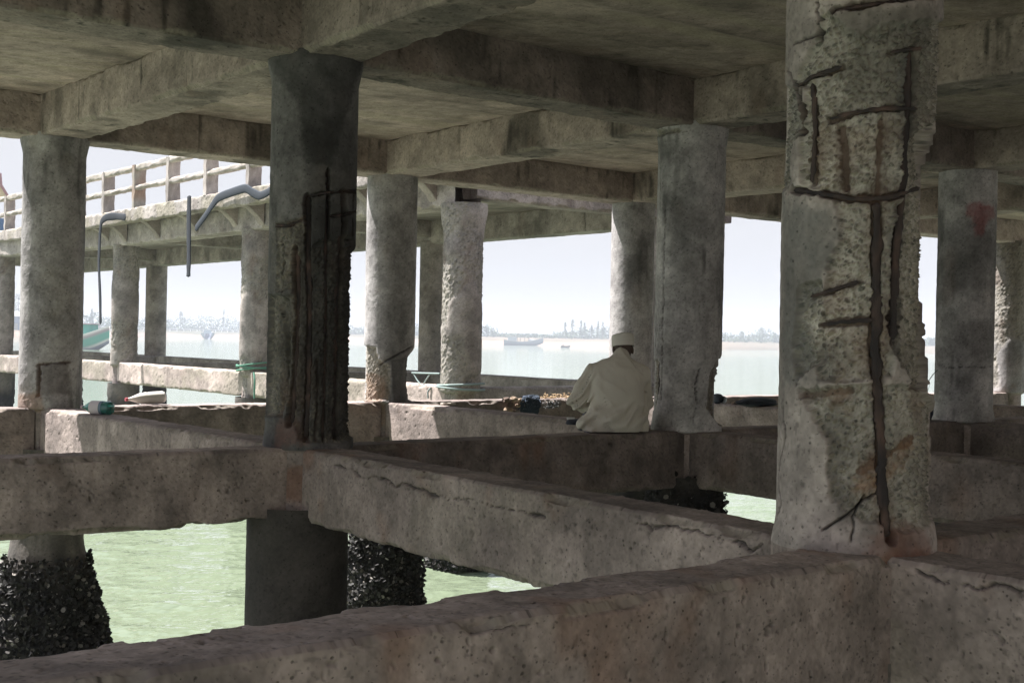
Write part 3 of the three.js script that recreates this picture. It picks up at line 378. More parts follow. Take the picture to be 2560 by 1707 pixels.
{ // parapet: posts with two rails on each side of the deck
  for (const [X, far] of [[6.13, false], [11.45, true]]) {
    const rail = new THREE.Group(); rail.name = 'parapet'; jetty.add(rail);
    for (let k = 0; k < 20; k++) {
      const z = -12.6 - 1.735 * k; if (far && k > 16) break;
      const g = new THREE.BoxGeometry(0.25, 0.89, 0.12, 3, 8, 2).translate(X, 3.33 + 0.44, z), A = g.attributes.position; for (let i = 0; i < A.count; i++) A.setXYZ(i, A.getX(i) + 0.012 * vn(A.getX(i) * 9, A.getY(i) * 9, A.getZ(i) * 9), A.getY(i), A.getZ(i) + 0.012 * vn(A.getX(i) * 9 + 4, A.getY(i) * 9, A.getZ(i) * 9)); g.computeVertexNormals();
      part(rail, 'post', paint(g, (a, b, c) => k === 6 && !far ? mixc([0.36, 0.25, 0.19], [0.4, 0.37, 0.33], clamp(0.5 + vn(a * 5, b * 5, c * 5))) : cement(a, b, c, { s: 220 + k, tint: [0.98, 1.0, 1.03], tone: 1.2, dark: 0.25, streak: 0.3, rust: 0.2 })), CONC);
    }
    for (const [y0, y1] of [[4.09, 4.225], [3.685, 3.80]]) for (let k = 0; k < 19; k++) { if (far && k > 15) break; const z = -12.6 - 1.735 * k; beam(rail, { name: 'rail', a: [X - 0.05, z], b: [X - 0.05, z - 1.735], y0: y0 + 0.01 * rr(-1, 1), y1, w: 0.13, trim: [-0.02, -0.02], res: 0.03, resT: 0.08, chip: 0.8, seed: 240 + k, tint: [0.98, 1.0, 1.03], tone: 1.25, dark: 0.15, streak: 0.1, rust: 0.1, rough: 0.6 }); }
  }
}
// ================================================================ water
const WB = tileTex(1024, (u, v) => 0.5 + 0.30 * per(u, v, 10, 3, 21) * 1.1 + 0.2 * per(u, v, 34, 2, 31), false); WB.repeat.set(0.22, 0.34);
const WATER_M = new THREE.MeshPhysicalMaterial({ color: new THREE.Color().setRGB(0.145, 0.175, 0.118), roughness: 0.04, ior: 1.33, bumpMap: WB, bumpScale: 0.07 });
{
  const xs = [], zs = []; const spread = (c, lo, hi, fine, grow, out) => { const L = []; let x = c, s = fine; while (x > lo) { L.push(x); x -= s; if (c - x > 12) s *= grow; } L.push(lo); L.reverse(); x = c + fine; s = fine; while (x < hi) { L.push(x); x += s; if (x - c > 12) s *= grow; } L.push(hi); out.push(...L); };
  spread(4, -2500, 3500, 0.055, 1.045, xs); spread(-13, -3500, 400, 0.055, 1.045, zs);
  const g = gridGeo(xs.length, zs.length, (i, j) => { const x = xs[i], z = zs[j], d = Math.hypot(x - 4, z + 13), k = 1 - sst(14, 45, d); const A = x * 0.788 + z * 0.615, B = -x * 0.615 + z * 0.788, wv = k > 0 ? k * (0.030 * vn(A * 0.55, 0, B * 1.5) + 0.030 * vn(A * 1.1 + B * 0.4, 3, B * 3.1) + 0.017 * vn(A * 2.6 + 9, 1, B * 6.5 - A) + 0.006 * vn(A * 6, 5, B * 13)) : 0; return { p: [x, WATER + wv, z], c: [1, 1, 1], uv: [x, -z] }; });
  const f = g.index.array; for (let i = 0; i < f.length; i += 3) { const t = f[i + 1]; f[i + 1] = f[i + 2]; f[i + 2] = t; } g.computeVertexNormals(); setting('water', g, WATER_M);
}
// ================================================================ the far bank
const SH = [[-900, 846], [-200, 843], [30, 842], [200, 842.5], [420, 843], [600, 845], [900, 852], [1210, 861], [1380, 864], [1540, 867], [1810, 874.5], [1950, 875.5], [2120, 880], [2345, 884.5], [2560, 889], [3300, 905]].map(([x, y]) => onY(x, y, WATER));
const shorePoint = t => { const k = clamp(t, 0, SH.length - 1.001), i = Math.floor(k); return SH[i].clone().lerp(SH[i + 1], k - i); };
const shoreAt = (px) => { const T = [-900, -200, 30, 200, 420, 600, 900, 1210, 1380, 1540, 1810, 1950, 2120, 2345, 2560, 3300]; let i = 0; while (i < T.length - 2 && px > T[i + 1]) i++; return SH[i].clone().lerp(SH[i + 1], (px - T[i]) / (T[i + 1] - T[i])); };
const bankH = d => d < 8 ? lerp(WATER - 0.3, WATER + 1.2, d / 8) : d < 22 ? lerp(WATER + 1.2, WATER + 2.6, (d - 8) / 14) : d < 90 ? lerp(WATER + 2.6, WATER + 4.6, (d - 22) / 68) : WATER + 4.6 + (d - 90) * 0.002;
const inland = (px, d) => { const p = shoreAt(px), o = p.clone().sub(EYE).setY(0).normalize(); return p.addScaledVector(o, d); };
{
  const D = [0, 3, 6, 9, 12, 16, 20, 25, 32, 40, 55, 70, 90, 140, 250, 600, 1500], N = 420;
  const g = gridGeo(N, D.length, (i, j) => { const px = -880 + 4160 * i / (N - 1), d = D[j] * (1 + 0.25 * vn(i * 0.15, j, 3)), p = inland(px, D[j]); const n = fbm(p.x * 0.05, 2, p.z * 0.05, 3), s = sst(13, 22, d + 9 * n) * (px > 1150 ? 0.75 + 0.25 * n : 1); return { p: [p.x, bankH(D[j]) + 0.25 * n, p.z], c: mixc([0.26, 0.17, 0.12], mixc([0.085, 0.065, 0.035], [0.06, 0.06, 0.028], clamp(0.5 + n)), px > 1600 ? Math.max(s, 0.7) : s), uv: [p.x, p.z] }; });
  const m = setting('river_bank', g, new THREE.MeshStandardMaterial({ vertexColors: true, roughness: 1, side: THREE.DoubleSide })); m.userData.kind = 'structure';
}
{ // unseen slope added behind the camera to block low light from the rear
  const g = gridGeo(60, 16, (i, j) => { const x = -60 + 120 * i / 59, z = 10 + 0.8 * j, n = fbm(x * 0.2, 1, z * 0.2, 3); return { p: [x, Math.min(6, WATER - 0.8 + j * 0.85) + 0.3 * n, z], c: mixc([0.07, 0.068, 0.06], [0.14, 0.13, 0.115], clamp(0.5 + n)), uv: [x, z] }; });
  setting('added_light_blocker', g, new THREE.MeshStandardMaterial({ vertexColors: true, roughness: 1, side: THREE.DoubleSide }));
}
// ---- trees on the bank
const LEAF = new THREE.MeshStandardMaterial({ vertexColors: true, roughness: 0.9, side: THREE.DoubleSide }), TRUNK = lin(0.12, 0.09, 0.07, { roughness: 1 });
function leaves(list) { // [x, y, z, size, colour] -> small tilted faces
  const P = [], C = []; for (const [x, y, z, s, c] of list) { const a = new THREE.Vector3(rr(-1, 1), rr(-1, 1), rr(-1, 1)).normalize().multiplyScalar(s), b = new THREE.Vector3(rr(-1, 1), rr(-1, 1), rr(-1, 1)).normalize().multiplyScalar(s); P.push(x, y, z, x + a.x, y + a.y, z + a.z, x + b.x, y + b.y, z + b.z); for (let k = 0; k < 3; k++) C.push(...c); }
  const g = new THREE.BufferGeometry(); g.setAttribute('position', new THREE.Float32BufferAttribute(P, 3)); g.setAttribute('color', new THREE.Float32BufferAttribute(C, 3)); g.computeVertexNormals(); return g;
}
const green = () => { const t = rnd(); return mixc([0.035, 0.06, 0.03], [0.10, 0.13, 0.06], t); };
{ // the belt of scrub and trees that reads as one mass
  const L = []; const topPx = px => px < 300 ? 782 : px < 620 ? 786 : px < 1240 ? 812 : px < 1300 ? 832 : px < 1380 ? 836 : px < 1450 ? 826 : px < 1560 ? 817 : px < 1850 ? 832 : px < 1880 ? 826 : px < 1925 ? 822 : px < 2300 ? 838 : 842;
  for (let px = -120; px < 2700; px += 1.6) { const dd = 70 + 30 * rnd(), b = inland(px, dd), dist = b.clone().sub(EYE).dot(FWD), base = bankH(dd), hor = 846.5 + (px - 1280) * 0.0207, hgt = Math.max(2.2, (hor - topPx(px)) * dist / F + EYE.y - base) * (0.62 + 0.45 * (0.5 + 0.5 * vn(px * 0.05, 3, 1)) + 0.2 * vn(px * 0.3, 1, 8)); for (let k = 0; k < 26; k++) { const y = Math.pow(rnd(), 1.2); L.push([b.x + rr(-1.5, 1.5), base - 0.6 + (hgt + 0.6) * y, b.z + rr(-5, 5), rr(0.7, 1.7) * (1.15 - 0.5 * y), green()]); } }
  const m = single('tree_belt', leaves(L), LEAF, 'hazy belt of low trees and scrub along the far bank', 'trees'); m.userData.kind = 'stuff';
}
function farTree(px, py, wpx, kind, label) {
  const d = 75, b = inland(px, d), base = bankH(d), dist = b.clone().sub(EYE).dot(FWD), hor = 846.5 + (px - 1280) * 0.0207, h = (hor - py) * dist / F + EYE.y - base, w = wpx * dist / F / 2;
  const t = thing('tree', label, 'tree', 'taller trees along the far bank'); t.position.set(b.x, base - 0.2, b.z);
  part(t, 'trunk', new THREE.CylinderGeometry(0.1, 0.28, h * 0.92, 7).translate(0, h * 0.46, 0), TRUNK);
  const L = []; for (let c = 0; c < 26; c++) { const v = kind === 'round' ? rr(0.35, 1) : rr(0.3, 1), q = kind === 'round' ? Math.sin(Math.PI * clamp((v - 0.25) / 0.8)) : (1.1 - v) * 1.1, a = rnd() * 6.28, R = w * q * rr(0.3, 1), cx = Math.cos(a) * R, cz = Math.sin(a) * R; for (let k = 0; k < 22; k++) L.push([cx + rr(-0.6, 0.6) * w * 0.5, h * v + rr(-0.6, 0.6), cz + rr(-0.6, 0.6) * w * 0.5, rr(0.25, 0.6), green()]); }
  part(t, 'crown', leaves(L), LEAF);
}
const PINE = 'slim feathery pine in the cluster rising over the scrub behind the small open boat', LOW = 'low round-topped tree in the hazy row beside the badly spalled column';
for (const [x, y, w, k, l] of [[1430, 797, 15, 'feathery', 'tallest and fullest feathery pine of the cluster behind the small open boat'], [1412, 806, 12, 'thin', PINE], [1451, 802, 11, 'feathery', PINE], [1460, 806, 9, 'thin', PINE], [1494, 804, 10, 'thin', PINE], [1506, 804, 9, 'feathery', PINE], [1478, 812, 12, 'thin', PINE], [1216, 812, 16, 'thin', 'thin tree showing just past the jetty column nearest the main pier'], [553, 774, 8, 'thin', 'bare thin tree standing tall behind the bank fence'], [447, 778, 14, 'round', 'round bushy tree above the fence on the far bank'], [1902, 820, 24, 'round', 'largest round-topped tree of the row beside the badly spalled column'], [1935, 832, 20, 'round', LOW], [1850, 828, 20, 'round', LOW], [2328, 845, 14, 'round', 'lone round tree between the spalled column and the red-marked column'], [222, 772, 12, 'thin', 'thin tree on the bank behind the green boat']]) farTree(x, y, w, k, l);
{ // fence along the top of the bank
  const f = thing('fence', 'long pale post and rail fence along the top of the far bank', 'fence'), M = lin(0.75, 0.73, 0.72); let prev = null;
  for (let px = 205; px < 640; px += 15.6) { const p = inland(px, 55), y = bankH(55); part(f, 'post', new THREE.BoxGeometry(0.35, 1.7, 0.35).translate(p.x, y + 0.75, p.z), M); if (prev) { const g = new THREE.BoxGeometry(prev.distanceTo(p), 0.3, 0.22); const m = part(f, 'rail', g, M); m.position.set((p.x + prev.x) / 2, y + 1.55, (p.z + prev.z) / 2); m.rotation.y = -Math.atan2(p.z - prev.z, p.x - prev.x); } prev = p; }
}
// ---- boats
function hull(L, Bm, D, sheer, o) { // stations along x, bow at +L/2
  const n = 22, m = 9, ring = t => { const s = t * 2 - 1, taper = s > 0 ? Math.pow(1 - Math.pow(s, 2.2), 0.75) : Math.pow(1 - Math.pow(-s, 4) * 0.45, 1); const rise = sheer * (s > 0 ? s * s : s * s * 0.35), keel = s > 0.55 ? D * 0.9 * Math.pow((s - 0.55) / 0.45, 1.6) : 0; return { x: s * L / 2 + (s > 0 ? 0.08 * L * s * s : 0), w: Bm / 2 * Math.max(0.03, taper), top: D + rise, bot: keel * 0.8 }; };
  return gridGeo(m * 2 - 1, n + 1, (i, j) => { const r = ring(j / n), k = (i - (m - 1)) / (m - 1), a = Math.abs(k), y = lerp(r.bot, r.top, Math.pow(a, 1.5)), z = Math.sign(k) * r.w * Math.pow(a, 0.55), v = (y - r.bot) / Math.max(0.2, r.top - r.bot); return { p: [r.x, y, z], c: o.paint(v, j / n), uv: [r.x, y] }; });
}
const BOATM = new THREE.MeshStandardMaterial({ vertexColors: true, roughness: 0.55, side: THREE.DoubleSide });
{ // green boat moored beyond the jetty
  const p = onY(172, 872, WATER), t = thing('fishing_boat', 'green wooden fishing boat with white gunwale moored behind the jetty', 'boat'); t.position.set(p.x, WATER - 0.5, p.z); t.rotation.y = -YAW - 0.55;
  const L = 17, B = 4.6, D = 2.3; part(t, 'hull', hull(L, B, D, 2.3, { paint: v => v > 0.93 ? [0.75, 0.74, 0.70] : v > 0.76 ? [0.26, 0.19, 0.20] : v > 0.28 ? [0.02, 0.24, 0.17] : v > 0.2 ? [0.5, 0.5, 0.46] : [0.08, 0.10, 0.15] }), BOATM);
  part(t, 'deck', new THREE.BoxGeometry(L * 0.7, 0.1, B * 0.75).translate(-1.2, D - 0.15, 0), lin(0.26, 0.19, 0.17));
  const cab = part(t, 'bow_locker', new THREE.CylinderGeometry(1.35, 1.5, 2.3, 4, 1).rotateY(Math.PI / 4).scale(1.9, 1, 0.9).translate(4.3, D + 1.3, 0), lin(0.04, 0.30, 0.23)); part(cab, 'lid', new THREE.BoxGeometry(4.3, 0.14, 2.2).translate(4.3, D + 2.5, 0), lin(0.25, 0.17, 0.18));
  part(t, 'mast', new THREE.CylinderGeometry(0.06, 0.12, 5.2, 7).rotateZ(0.09).translate(1.9, D + 3.0, 0.4), lin(0.3, 0.24, 0.19));
  for (const s of [-1, 1]) part(t, 'ladder_leg', new THREE.BoxGeometry(0.14, 2.4, 0.14).rotateZ(s * 0.12).translate(2.3 - s * 0.27, D + 1.0, 1.6), lin(0.6, 0.75, 0.7)); part(t, 'ladder_rung', new THREE.BoxGeometry(0.7, 0.12, 0.12).translate(2.3, D + 0.8, 1.6), lin(0.6, 0.75, 0.7));
  for (const [x, y, w, h] of [[0.9, 2.05, 1.5, 0.10], [0.9, 1.2, 1.5, 0.10], [0.15, 1.62, 0.10, 0.95], [1.65, 1.62, 0.10, 0.95]]) part(t, 'panel_frame', new THREE.BoxGeometry(w, h, 0.1).translate(x, y, B / 2 * 0.98), lin(0.7, 0.85, 0.8));
}
{ // round-bowed boat seen end on
  const p = onY(518, 847.5, WATER), t = thing('fishing_boat', 'blue grey fishing boat seen end on before the sandy far bank', 'boat'); t.position.set(p.x, WATER - 0.3, p.z); t.rotation.y = -YAW + Math.PI / 2 + 0.25;
  part(t, 'hull', hull(13, 7.2, 3.2, 1.8, { paint: v => v > 0.9 ? [0.6, 0.58, 0.55] : v > 0.45 ? [0.16, 0.2, 0.26] : [0.08, 0.1, 0.16] }), BOATM); part(t, 'wheelhouse', new THREE.BoxGeometry(3, 1.8, 3.4).translate(-1, 4, 0), lin(0.35, 0.42, 0.46)); part(t, 'roof', new THREE.BoxGeometry(3.6, 0.25, 4).translate(-1, 5, 0), lin(0.7, 0.68, 0.64));
  for (const z of [-2.6, -1.2, 1.4, 2.5]) part(t, 'fender', new THREE.CylinderGeometry(0.22, 0.22, 1.6, 8).translate(5.2 - Math.abs(z) * 0.6, 3, z), lin(0.5, 0.5, 0.52));
}
{ const p = onY(1305, 863.5, WATER), t = thing('fishing_boat', 'long fishing boat with cabins and racks moored against the far bank', 'boat'); t.position.set(p.x, WATER - 0.3, p.z); t.rotation.y = -YAW + 0.05;
  part(t, 'hull', hull(18.5, 4, 2.4, 2.2, { paint: v => v > 0.9 ? [0.55, 0.5, 0.45] : v > 0.4 ? [0.17, 0.19, 0.24] : [0.09, 0.10, 0.15] }), BOATM);
  part(t, 'cabin', new THREE.BoxGeometry(4.5, 2.2, 2.6).translate(-5, 3.6, 0), lin(0.4, 0.42, 0.45)); part(t, 'roof', new THREE.BoxGeometry(5.4, 0.2, 3.2).translate(-5, 4.8, 0), lin(0.5, 0.42, 0.4)); part(t, 'awning', new THREE.BoxGeometry(4.6, 0.15, 2.8).translate(1.2, 4.9, 0), lin(0.55, 0.45, 0.42));
  for (const x of [-0.8, 1.2, 3.3]) for (const z of [-1.2, 1.2]) part(t, 'awning_post', new THREE.CylinderGeometry(0.07, 0.07, 2.6, 6).translate(x, 3.6, z), lin(0.25, 0.22, 0.2)); part(t, 'mast', new THREE.CylinderGeometry(0.08, 0.12, 6, 6).translate(-2.3, 5, 0), lin(0.2, 0.17, 0.15)); part(t, 'net_pile', new THREE.SphereGeometry(1.2, 10, 7).scale(1.4, 0.6, 1).translate(5, 2.9, 0), lin(0.3, 0.32, 0.36)); }
{ const p = onY(1413, 869, WATER), t = thing('rowing_boat', 'small dark open boat lying off the far bank', 'boat'); t.position.set(p.x, WATER - 0.15, p.z); t.rotation.y = -YAW + 0.1; part(t, 'hull', hull(3.8, 1.3, 0.9, 0.4, { paint: v => v > 0.85 ? [0.4, 0.36, 0.32] : [0.13, 0.12, 0.13] }), BOATM); part(t, 'thwart', new THREE.BoxGeometry(0.3, 0.06, 1.1).translate(0, 0.75, 0), lin(0.3, 0.25, 0.2)); part(t, 'engine_box', new THREE.BoxGeometry(0.8, 0.7, 0.7).translate(-0.9, 1.0, 0), lin(0.25, 0.24, 0.24)); }
{ // hut and tree past the end of the jetty
  const p = inland(38, 30), y = bankH(30), t = thing('hut', 'blue walled hut under a dark tree on the far bank', 'hut'); t.position.set(p.x, y, p.z); t.rotation.y = -YAW; part(t, 'wall', new THREE.BoxGeometry(9, 5.5, 6).translate(0, 2.75, 0), lin(0.10, 0.14, 0.24)); part(t, 'roof', new THREE.ConeGeometry(6.6, 2.4, 4).rotateY(Math.PI / 4).scale(1, 1, 0.75).translate(0, 6.7, 0), lin(0.25, 0.24, 0.24)); part(t, 'door', new THREE.BoxGeometry(1.4, 2.6, 0.2).translate(1, 1.3, 3.05), lin(0.3, 0.28, 0.26));
  farTree(41, 735, 34, 'round', 'dark tree behind the blue hut on the far bank');
}
{ // little gabled shelter standing on the jetty
  const p = onX(-2, 480, 7.8), t = thing('shelter', 'small gabled shelter with a yellow gable board standing on the jetty', 'shelter'); t.position.set(p.x, 3.32, p.z); t.rotation.y = -0.35; t.scale.setScalar(0.88); const M = lin(0.34, 0.22, 0.22);
  for (const s of [-1, 1]) { part(t, 'post', new THREE.BoxGeometry(0.12, 1.55, 0.12).translate(s * 0.34, 0.775, 0), M); part(t, 'post', new THREE.BoxGeometry(0.12, 1.55, 0.12).translate(s * 0.34, 0.775, -0.8), M); const r = part(t, 'roof_slope', new THREE.BoxGeometry(0.09, 0.85, 1.2).translate(0, 0, 0), M); r.position.set(s * 0.22, 1.82, -0.4); r.rotation.z = s * 0.55; }
  part(t, 'finial', new THREE.CylinderGeometry(0.05, 0.09, 0.4, 8).translate(0, 2.32, 0.1), M); const sh = new THREE.Shape([[-0.36, 0], [0.36, 0], [0, 0.55]].map(q => new THREE.Vector2(...q))); part(t, 'gable_board', new THREE.ExtrudeGeometry(sh, { depth: 0.04, bevelEnabled: false }).translate(0, 1.56, 0.06), lin(0.6, 0.56, 0.38)); part(t, 'lower_panel', new THREE.BoxGeometry(0.56, 0.9, 0.05).translate(0, 0.5, 0.0), lin(0.10, 0.17, 0.28));
}
// ================================================================ rubber strips hanging off the jetty's edge
const RUBBER = lin(0.016, 0.02, 0.028, { roughness: 0.95, bumpMap: BUMP_C, bumpScale: 0.004 });
function strip(pts, w, th, X) { // a flat band of rubber following the points
  const C = new THREE.CatmullRomCurve3(pts.map(([x, y, dx = 0]) => onX(x, y, X + dx)), false, 'catmullrom', 0.35), n = 70, fr = C.getSpacedPoints(n), P = [];
  return gridGeo(9, n + 1, (i, j) => { const c = fr[j], t = fr[Math.min(n, j + 1)].clone().sub(fr[Math.max(0, j - 1)]).normalize(), o = new THREE.Vector3(-1, 0, 0), s = new THREE.Vector3().crossVectors(t, o).normalize(), q = o.clone().addScaledVector(t, -o.dot(t)).normalize(), a = i / 8 * Math.PI * 2, e = j === 0 || j === n ? 0.02 : 1; const p = c.clone().addScaledVector(s, Math.cos(a) * w / 2 * e * (1 + 0.1 * vn(j * 0.2, 1, 2))).addScaledVector(q, Math.sin(a) * th / 2 * e); return { p: [p.x, p.y, p.z], c: [1, 1, 1], uv: [p.z, p.y] }; }, true);
}
single('rubber_strip', strip([[314, 543, -0.02], [290, 541], [266, 543, -0.03], [252, 556, -0.04], [248, 600], [246, 660], [249, 740], [250, 812]], 0.15, 0.03, 5.94), RUBBER, 'thin dark rubber hose draped over the jetty edge and hanging to boat level', 'rubber hose');
single('rubber_strip', strip([[472, 488], [471, 560], [471, 640], [470, 693]], 0.19, 0.03, 5.90), RUBBER, 'straight dark rubber bar hanging upright from the jetty edge', 'rubber bar');
single('rubber_strip', strip([[486, 575, -0.08], [512, 540, -0.06], [542, 497], [575, 482], [612, 471], [630, 481], [648, 489], [668, 481], [695, 463], [730, 456], [770, 450]], 0.15, 0.03, 5.94), lin(0.028, 0.035, 0.046, { roughness: 0.95 }), 'wide grey rubber strip sagging along the jetty edge with one loose end', 'rubber strip');
// ================================================================ the seated person
function surfaceNet(lo, hi, h, f) {                          // mesh of f = 0 (negative inside)
  const nx = Math.ceil((hi[0] - lo[0]) / h) + 1, ny = Math.ceil((hi[1] - lo[1]) / h) + 1, nz = Math.ceil((hi[2] - lo[2]) / h) + 1, V = new Float32Array(nx * ny * nz), id = (i, j, k) => (k * ny + j) * nx + i;
  for (let k = 0; k < nz; k++) for (let j = 0; j < ny; j++) for (let i = 0; i < nx; i++) V[id(i, j, k)] = f(lo[0] + i * h, lo[1] + j * h, lo[2] + k * h);
  const map = new Int32Array(nx * ny * nz).fill(-1), P = [], I = []; const E = [[0, 1], [2, 3], [4, 5], [6, 7], [0, 2], [1, 3], [4, 6], [5, 7], [0, 4], [1, 5], [2, 6], [3, 7]];
  for (let k = 0; k + 1 < nz; k++) for (let j = 0; j + 1 < ny; j++) for (let i = 0; i + 1 < nx; i++) {
    const c = []; let m = 0; for (let q = 0; q < 8; q++) { const v = V[id(i + (q & 1), j + (q >> 1 & 1), k + (q >> 2))]; c.push(v); if (v < 0) m |= 1 << q; } if (m === 0 || m === 255) continue;
    let x = 0, y = 0, z = 0, n = 0; for (const [a, b] of E) if ((c[a] < 0) !== (c[b] < 0)) { const t = c[a] / (c[a] - c[b]); x += lerp(a & 1, b & 1, t); y += lerp(a >> 1 & 1, b >> 1 & 1, t); z += lerp(a >> 2, b >> 2, t); n++; }
    map[id(i, j, k)] = P.length / 3; P.push(lo[0] + (i + x / n) * h, lo[1] + (j + y / n) * h, lo[2] + (k + z / n) * h);
  }
  const quad = (a, b, c, d, flip) => { if (a < 0 || b < 0 || c < 0 || d < 0) return; flip ? I.push(a, c, b, a, d, c) : I.push(a, b, c, a, c, d); };
  for (let k = 1; k + 1 < nz; k++) for (let j = 1; j + 1 < ny; j++) for (let i = 1; i + 1 < nx; i++) {
    const v = V[id(i, j, k)] < 0;
    if (v !== V[id(i + 1, j, k)] < 0) quad(map[id(i, j - 1, k - 1)], map[id(i, j, k - 1)], map[id(i, j, k)], map[id(i, j - 1, k)], !v);
    if (v !== V[id(i, j + 1, k)] < 0) quad(map[id(i - 1, j, k - 1)], map[id(i - 1, j, k)], map[id(i, j, k)], map[id(i, j, k - 1)], !v);
    if (v !== V[id(i, j, k + 1)] < 0) quad(map[id(i - 1, j - 1, k)], map[id(i, j - 1, k)], map[id(i, j, k)], map[id(i - 1, j, k)], !v);
  }
  const g = new THREE.BufferGeometry(); g.setAttribute('position', new THREE.Float32BufferAttribute(P, 3)); g.setIndex(I); g.computeVertexNormals(); return g;
}
const mirrorX = g => { const A = g.attributes.position; for (let i = 0; i < A.count; i++) A.setX(i, -A.getX(i)); if (g.index) { const I = g.index.array; for (let i = 0; i < I.length; i += 3) { const t = I[i]; I[i] = I[i + 1]; I[i + 1] = t; } } else for (const at of Object.values(g.attributes)) { const n = at.itemSize, a = at.array; for (let i = 0; i < at.count; i += 3) for (let k = 0; k < n; k++) { const t = a[i * n + k]; a[i * n + k] = a[(i + 1) * n + k]; a[(i + 1) * n + k] = t; } } g.computeVertexNormals(); return g; };
const smin = (a, b, k) => { const h = clamp(0.5 + 0.5 * (b - a) / k); return b + (a - b) * h - k * h * (1 - h); };
function cone(x, y, z, a, b, r0, r1) { const dx = b[0] - a[0], dy = b[1] - a[1], dz = b[2] - a[2], t = clamp(((x - a[0]) * dx + (y - a[1]) * dy + (z - a[2]) * dz) / (dx * dx + dy * dy + dz * dz)); return Math.hypot(x - a[0] - dx * t, y - a[1] - dy * t, z - a[2] - dz * t) - lerp(r0, r1, t); }
const ell = (x, y, z, c, r) => { const a = (x - c[0]) / r[0], b = (y - c[1]) / r[1], d = (z - c[2]) / r[2], k = Math.hypot(a, b, d); return (k - 1) * Math.min(...r) * 0.9; };
{ // x: the person's right, y up, z forward; the seat (top of the tie beam) is y = 0
  const man = thing('person', 'person in a loose beige shirt and white cap sitting on a tie beam, back turned', 'person');
  const q = onY(1560, 1066, 0.0); man.position.set(q.x, 0.0, -4.97); man.position.x = lerp(q.x, onZ(1550, 1000, -4.97).x, 1); man.rotation.y = Math.atan2(-0.50, 0.866) + Math.PI - 0.02;
  man.rotation.y = Math.atan2(0.55, -0.835);                  // local +z looks along (0.55, 0, -0.835)
  man.scale.set(-1, 1, 1); man.scale.set(1, 1, 1);
  const J = { hip: [0, 0.11, 0], waist: [0, 0.30, 0.0], chest: [0, 0.47, 0.05], neck: [0.022, 0.60, 0.115], head: [0.05, 0.700, 0.20], sL: [-0.20, 0.495, 0.075], eL: [-0.345, 0.265, 0.13], wL: [-0.20, 0.14, 0.33], sR: [0.185, 0.495, 0.075], eR: [0.235, 0.25, 0.16], wR: [0.10, 0.16, 0.36], hL: [-0.09, 0.09, 0.03], kL: [-0.15, 0.10, 0.46], aL: [-0.14, -0.33, 0.44], hR: [0.09, 0.09, 0.03], kR: [0.13, 0.10, 0.47], aR: [0.12, -0.33, 0.46] };
  const fingers = (s, w, dir) => { const out = []; for (let f = 0; f < 4; f++) { const o = (f - 1.5) * 0.019 * s, l = [0.072, 0.08, 0.076, 0.06][f], a = [w[0] + o + dir[0] * 0.09, w[1] + dir[1] * 0.09 + 0.004, w[2] + dir[2] * 0.09], b = [a[0] + dir[0] * l * 0.55, a[1] + dir[1] * l * 0.55 - 0.012, a[2] + dir[2] * l * 0.55], c = [b[0] + dir[0] * l * 0.3, b[1] - 0.032, b[2] + dir[2] * l * 0.3]; out.push([a, b, 0.0095, 0.009], [b, c, 0.009, 0.0075]); } const t = [w[0] - 0.03 * s, w[1] + 0.005, w[2] + 0.03], u = [w[0] - 0.055 * s + dir[0] * 0.04, w[1] - 0.005, w[2] + 0.065], v = [u[0] + dir[0] * 0.02, u[1] - 0.012, u[2] + 0.03]; out.push([t, u, 0.012, 0.0105], [u, v, 0.0105, 0.0085]); return out; };
  const dL = [0.35, -0.25, 0.9], dR = [-0.3, -0.2, 0.93], bones = [...fingers(-1, J.wL, dL), ...fingers(1, J.wR, dR)];
  const skin = (x, y, z) => {
    let d = smin(cone(x, y, z, J.hip, J.waist, 0.125, 0.12), cone(x, y, z, J.waist, J.chest, 0.12, 0.13), 0.06); d = smin(d, cone(x, y, z, J.chest, J.neck, 0.12, 0.058), 0.06); d = smin(d, cone(x, y, z, J.sL, J.sR, 0.07, 0.07), 0.06);
    d = smin(d, cone(x, y, z, J.neck, J.head, 0.056, 0.058), 0.03);
    for (const [s, e, w] of [[J.sL, J.eL, J.wL], [J.sR, J.eR, J.wR]]) d = smin(d, smin(cone(x, y, z, s, e, 0.052, 0.042), cone(x, y, z, e, w, 0.042, 0.027), 0.02), 0.03);
    for (const [s, e, w] of [[J.hL, J.kL, J.aL], [J.hR, J.kR, J.aR]]) { d = smin(d, smin(cone(x, y, z, s, e, 0.095, 0.062), cone(x, y, z, e, w, 0.06, 0.038), 0.03), 0.04); d = smin(d, cone(x, y, z, [w[0], w[1] - 0.03, w[2] - 0.03], [w[0], w[1] - 0.07, w[2] + 0.17], 0.042, 0.03), 0.03); }
    return d;
  };
  const hand = (w, dr) => (x, y, z) => { let d = smin(cone(x, y, z, [w[0] - dr[0] * 0.05, w[1] - dr[1] * 0.05, w[2] - dr[2] * 0.05], w, 0.029, 0.027), ell(x, y, z, [w[0] + dr[0] * 0.055, w[1] + dr[1] * 0.055, w[2] + dr[2] * 0.055], [0.042, 0.02, 0.05]), 0.02); for (const [a, b, r, s] of bones) d = smin(d, cone(x, y, z, a, b, r, s), 0.006); return d; };
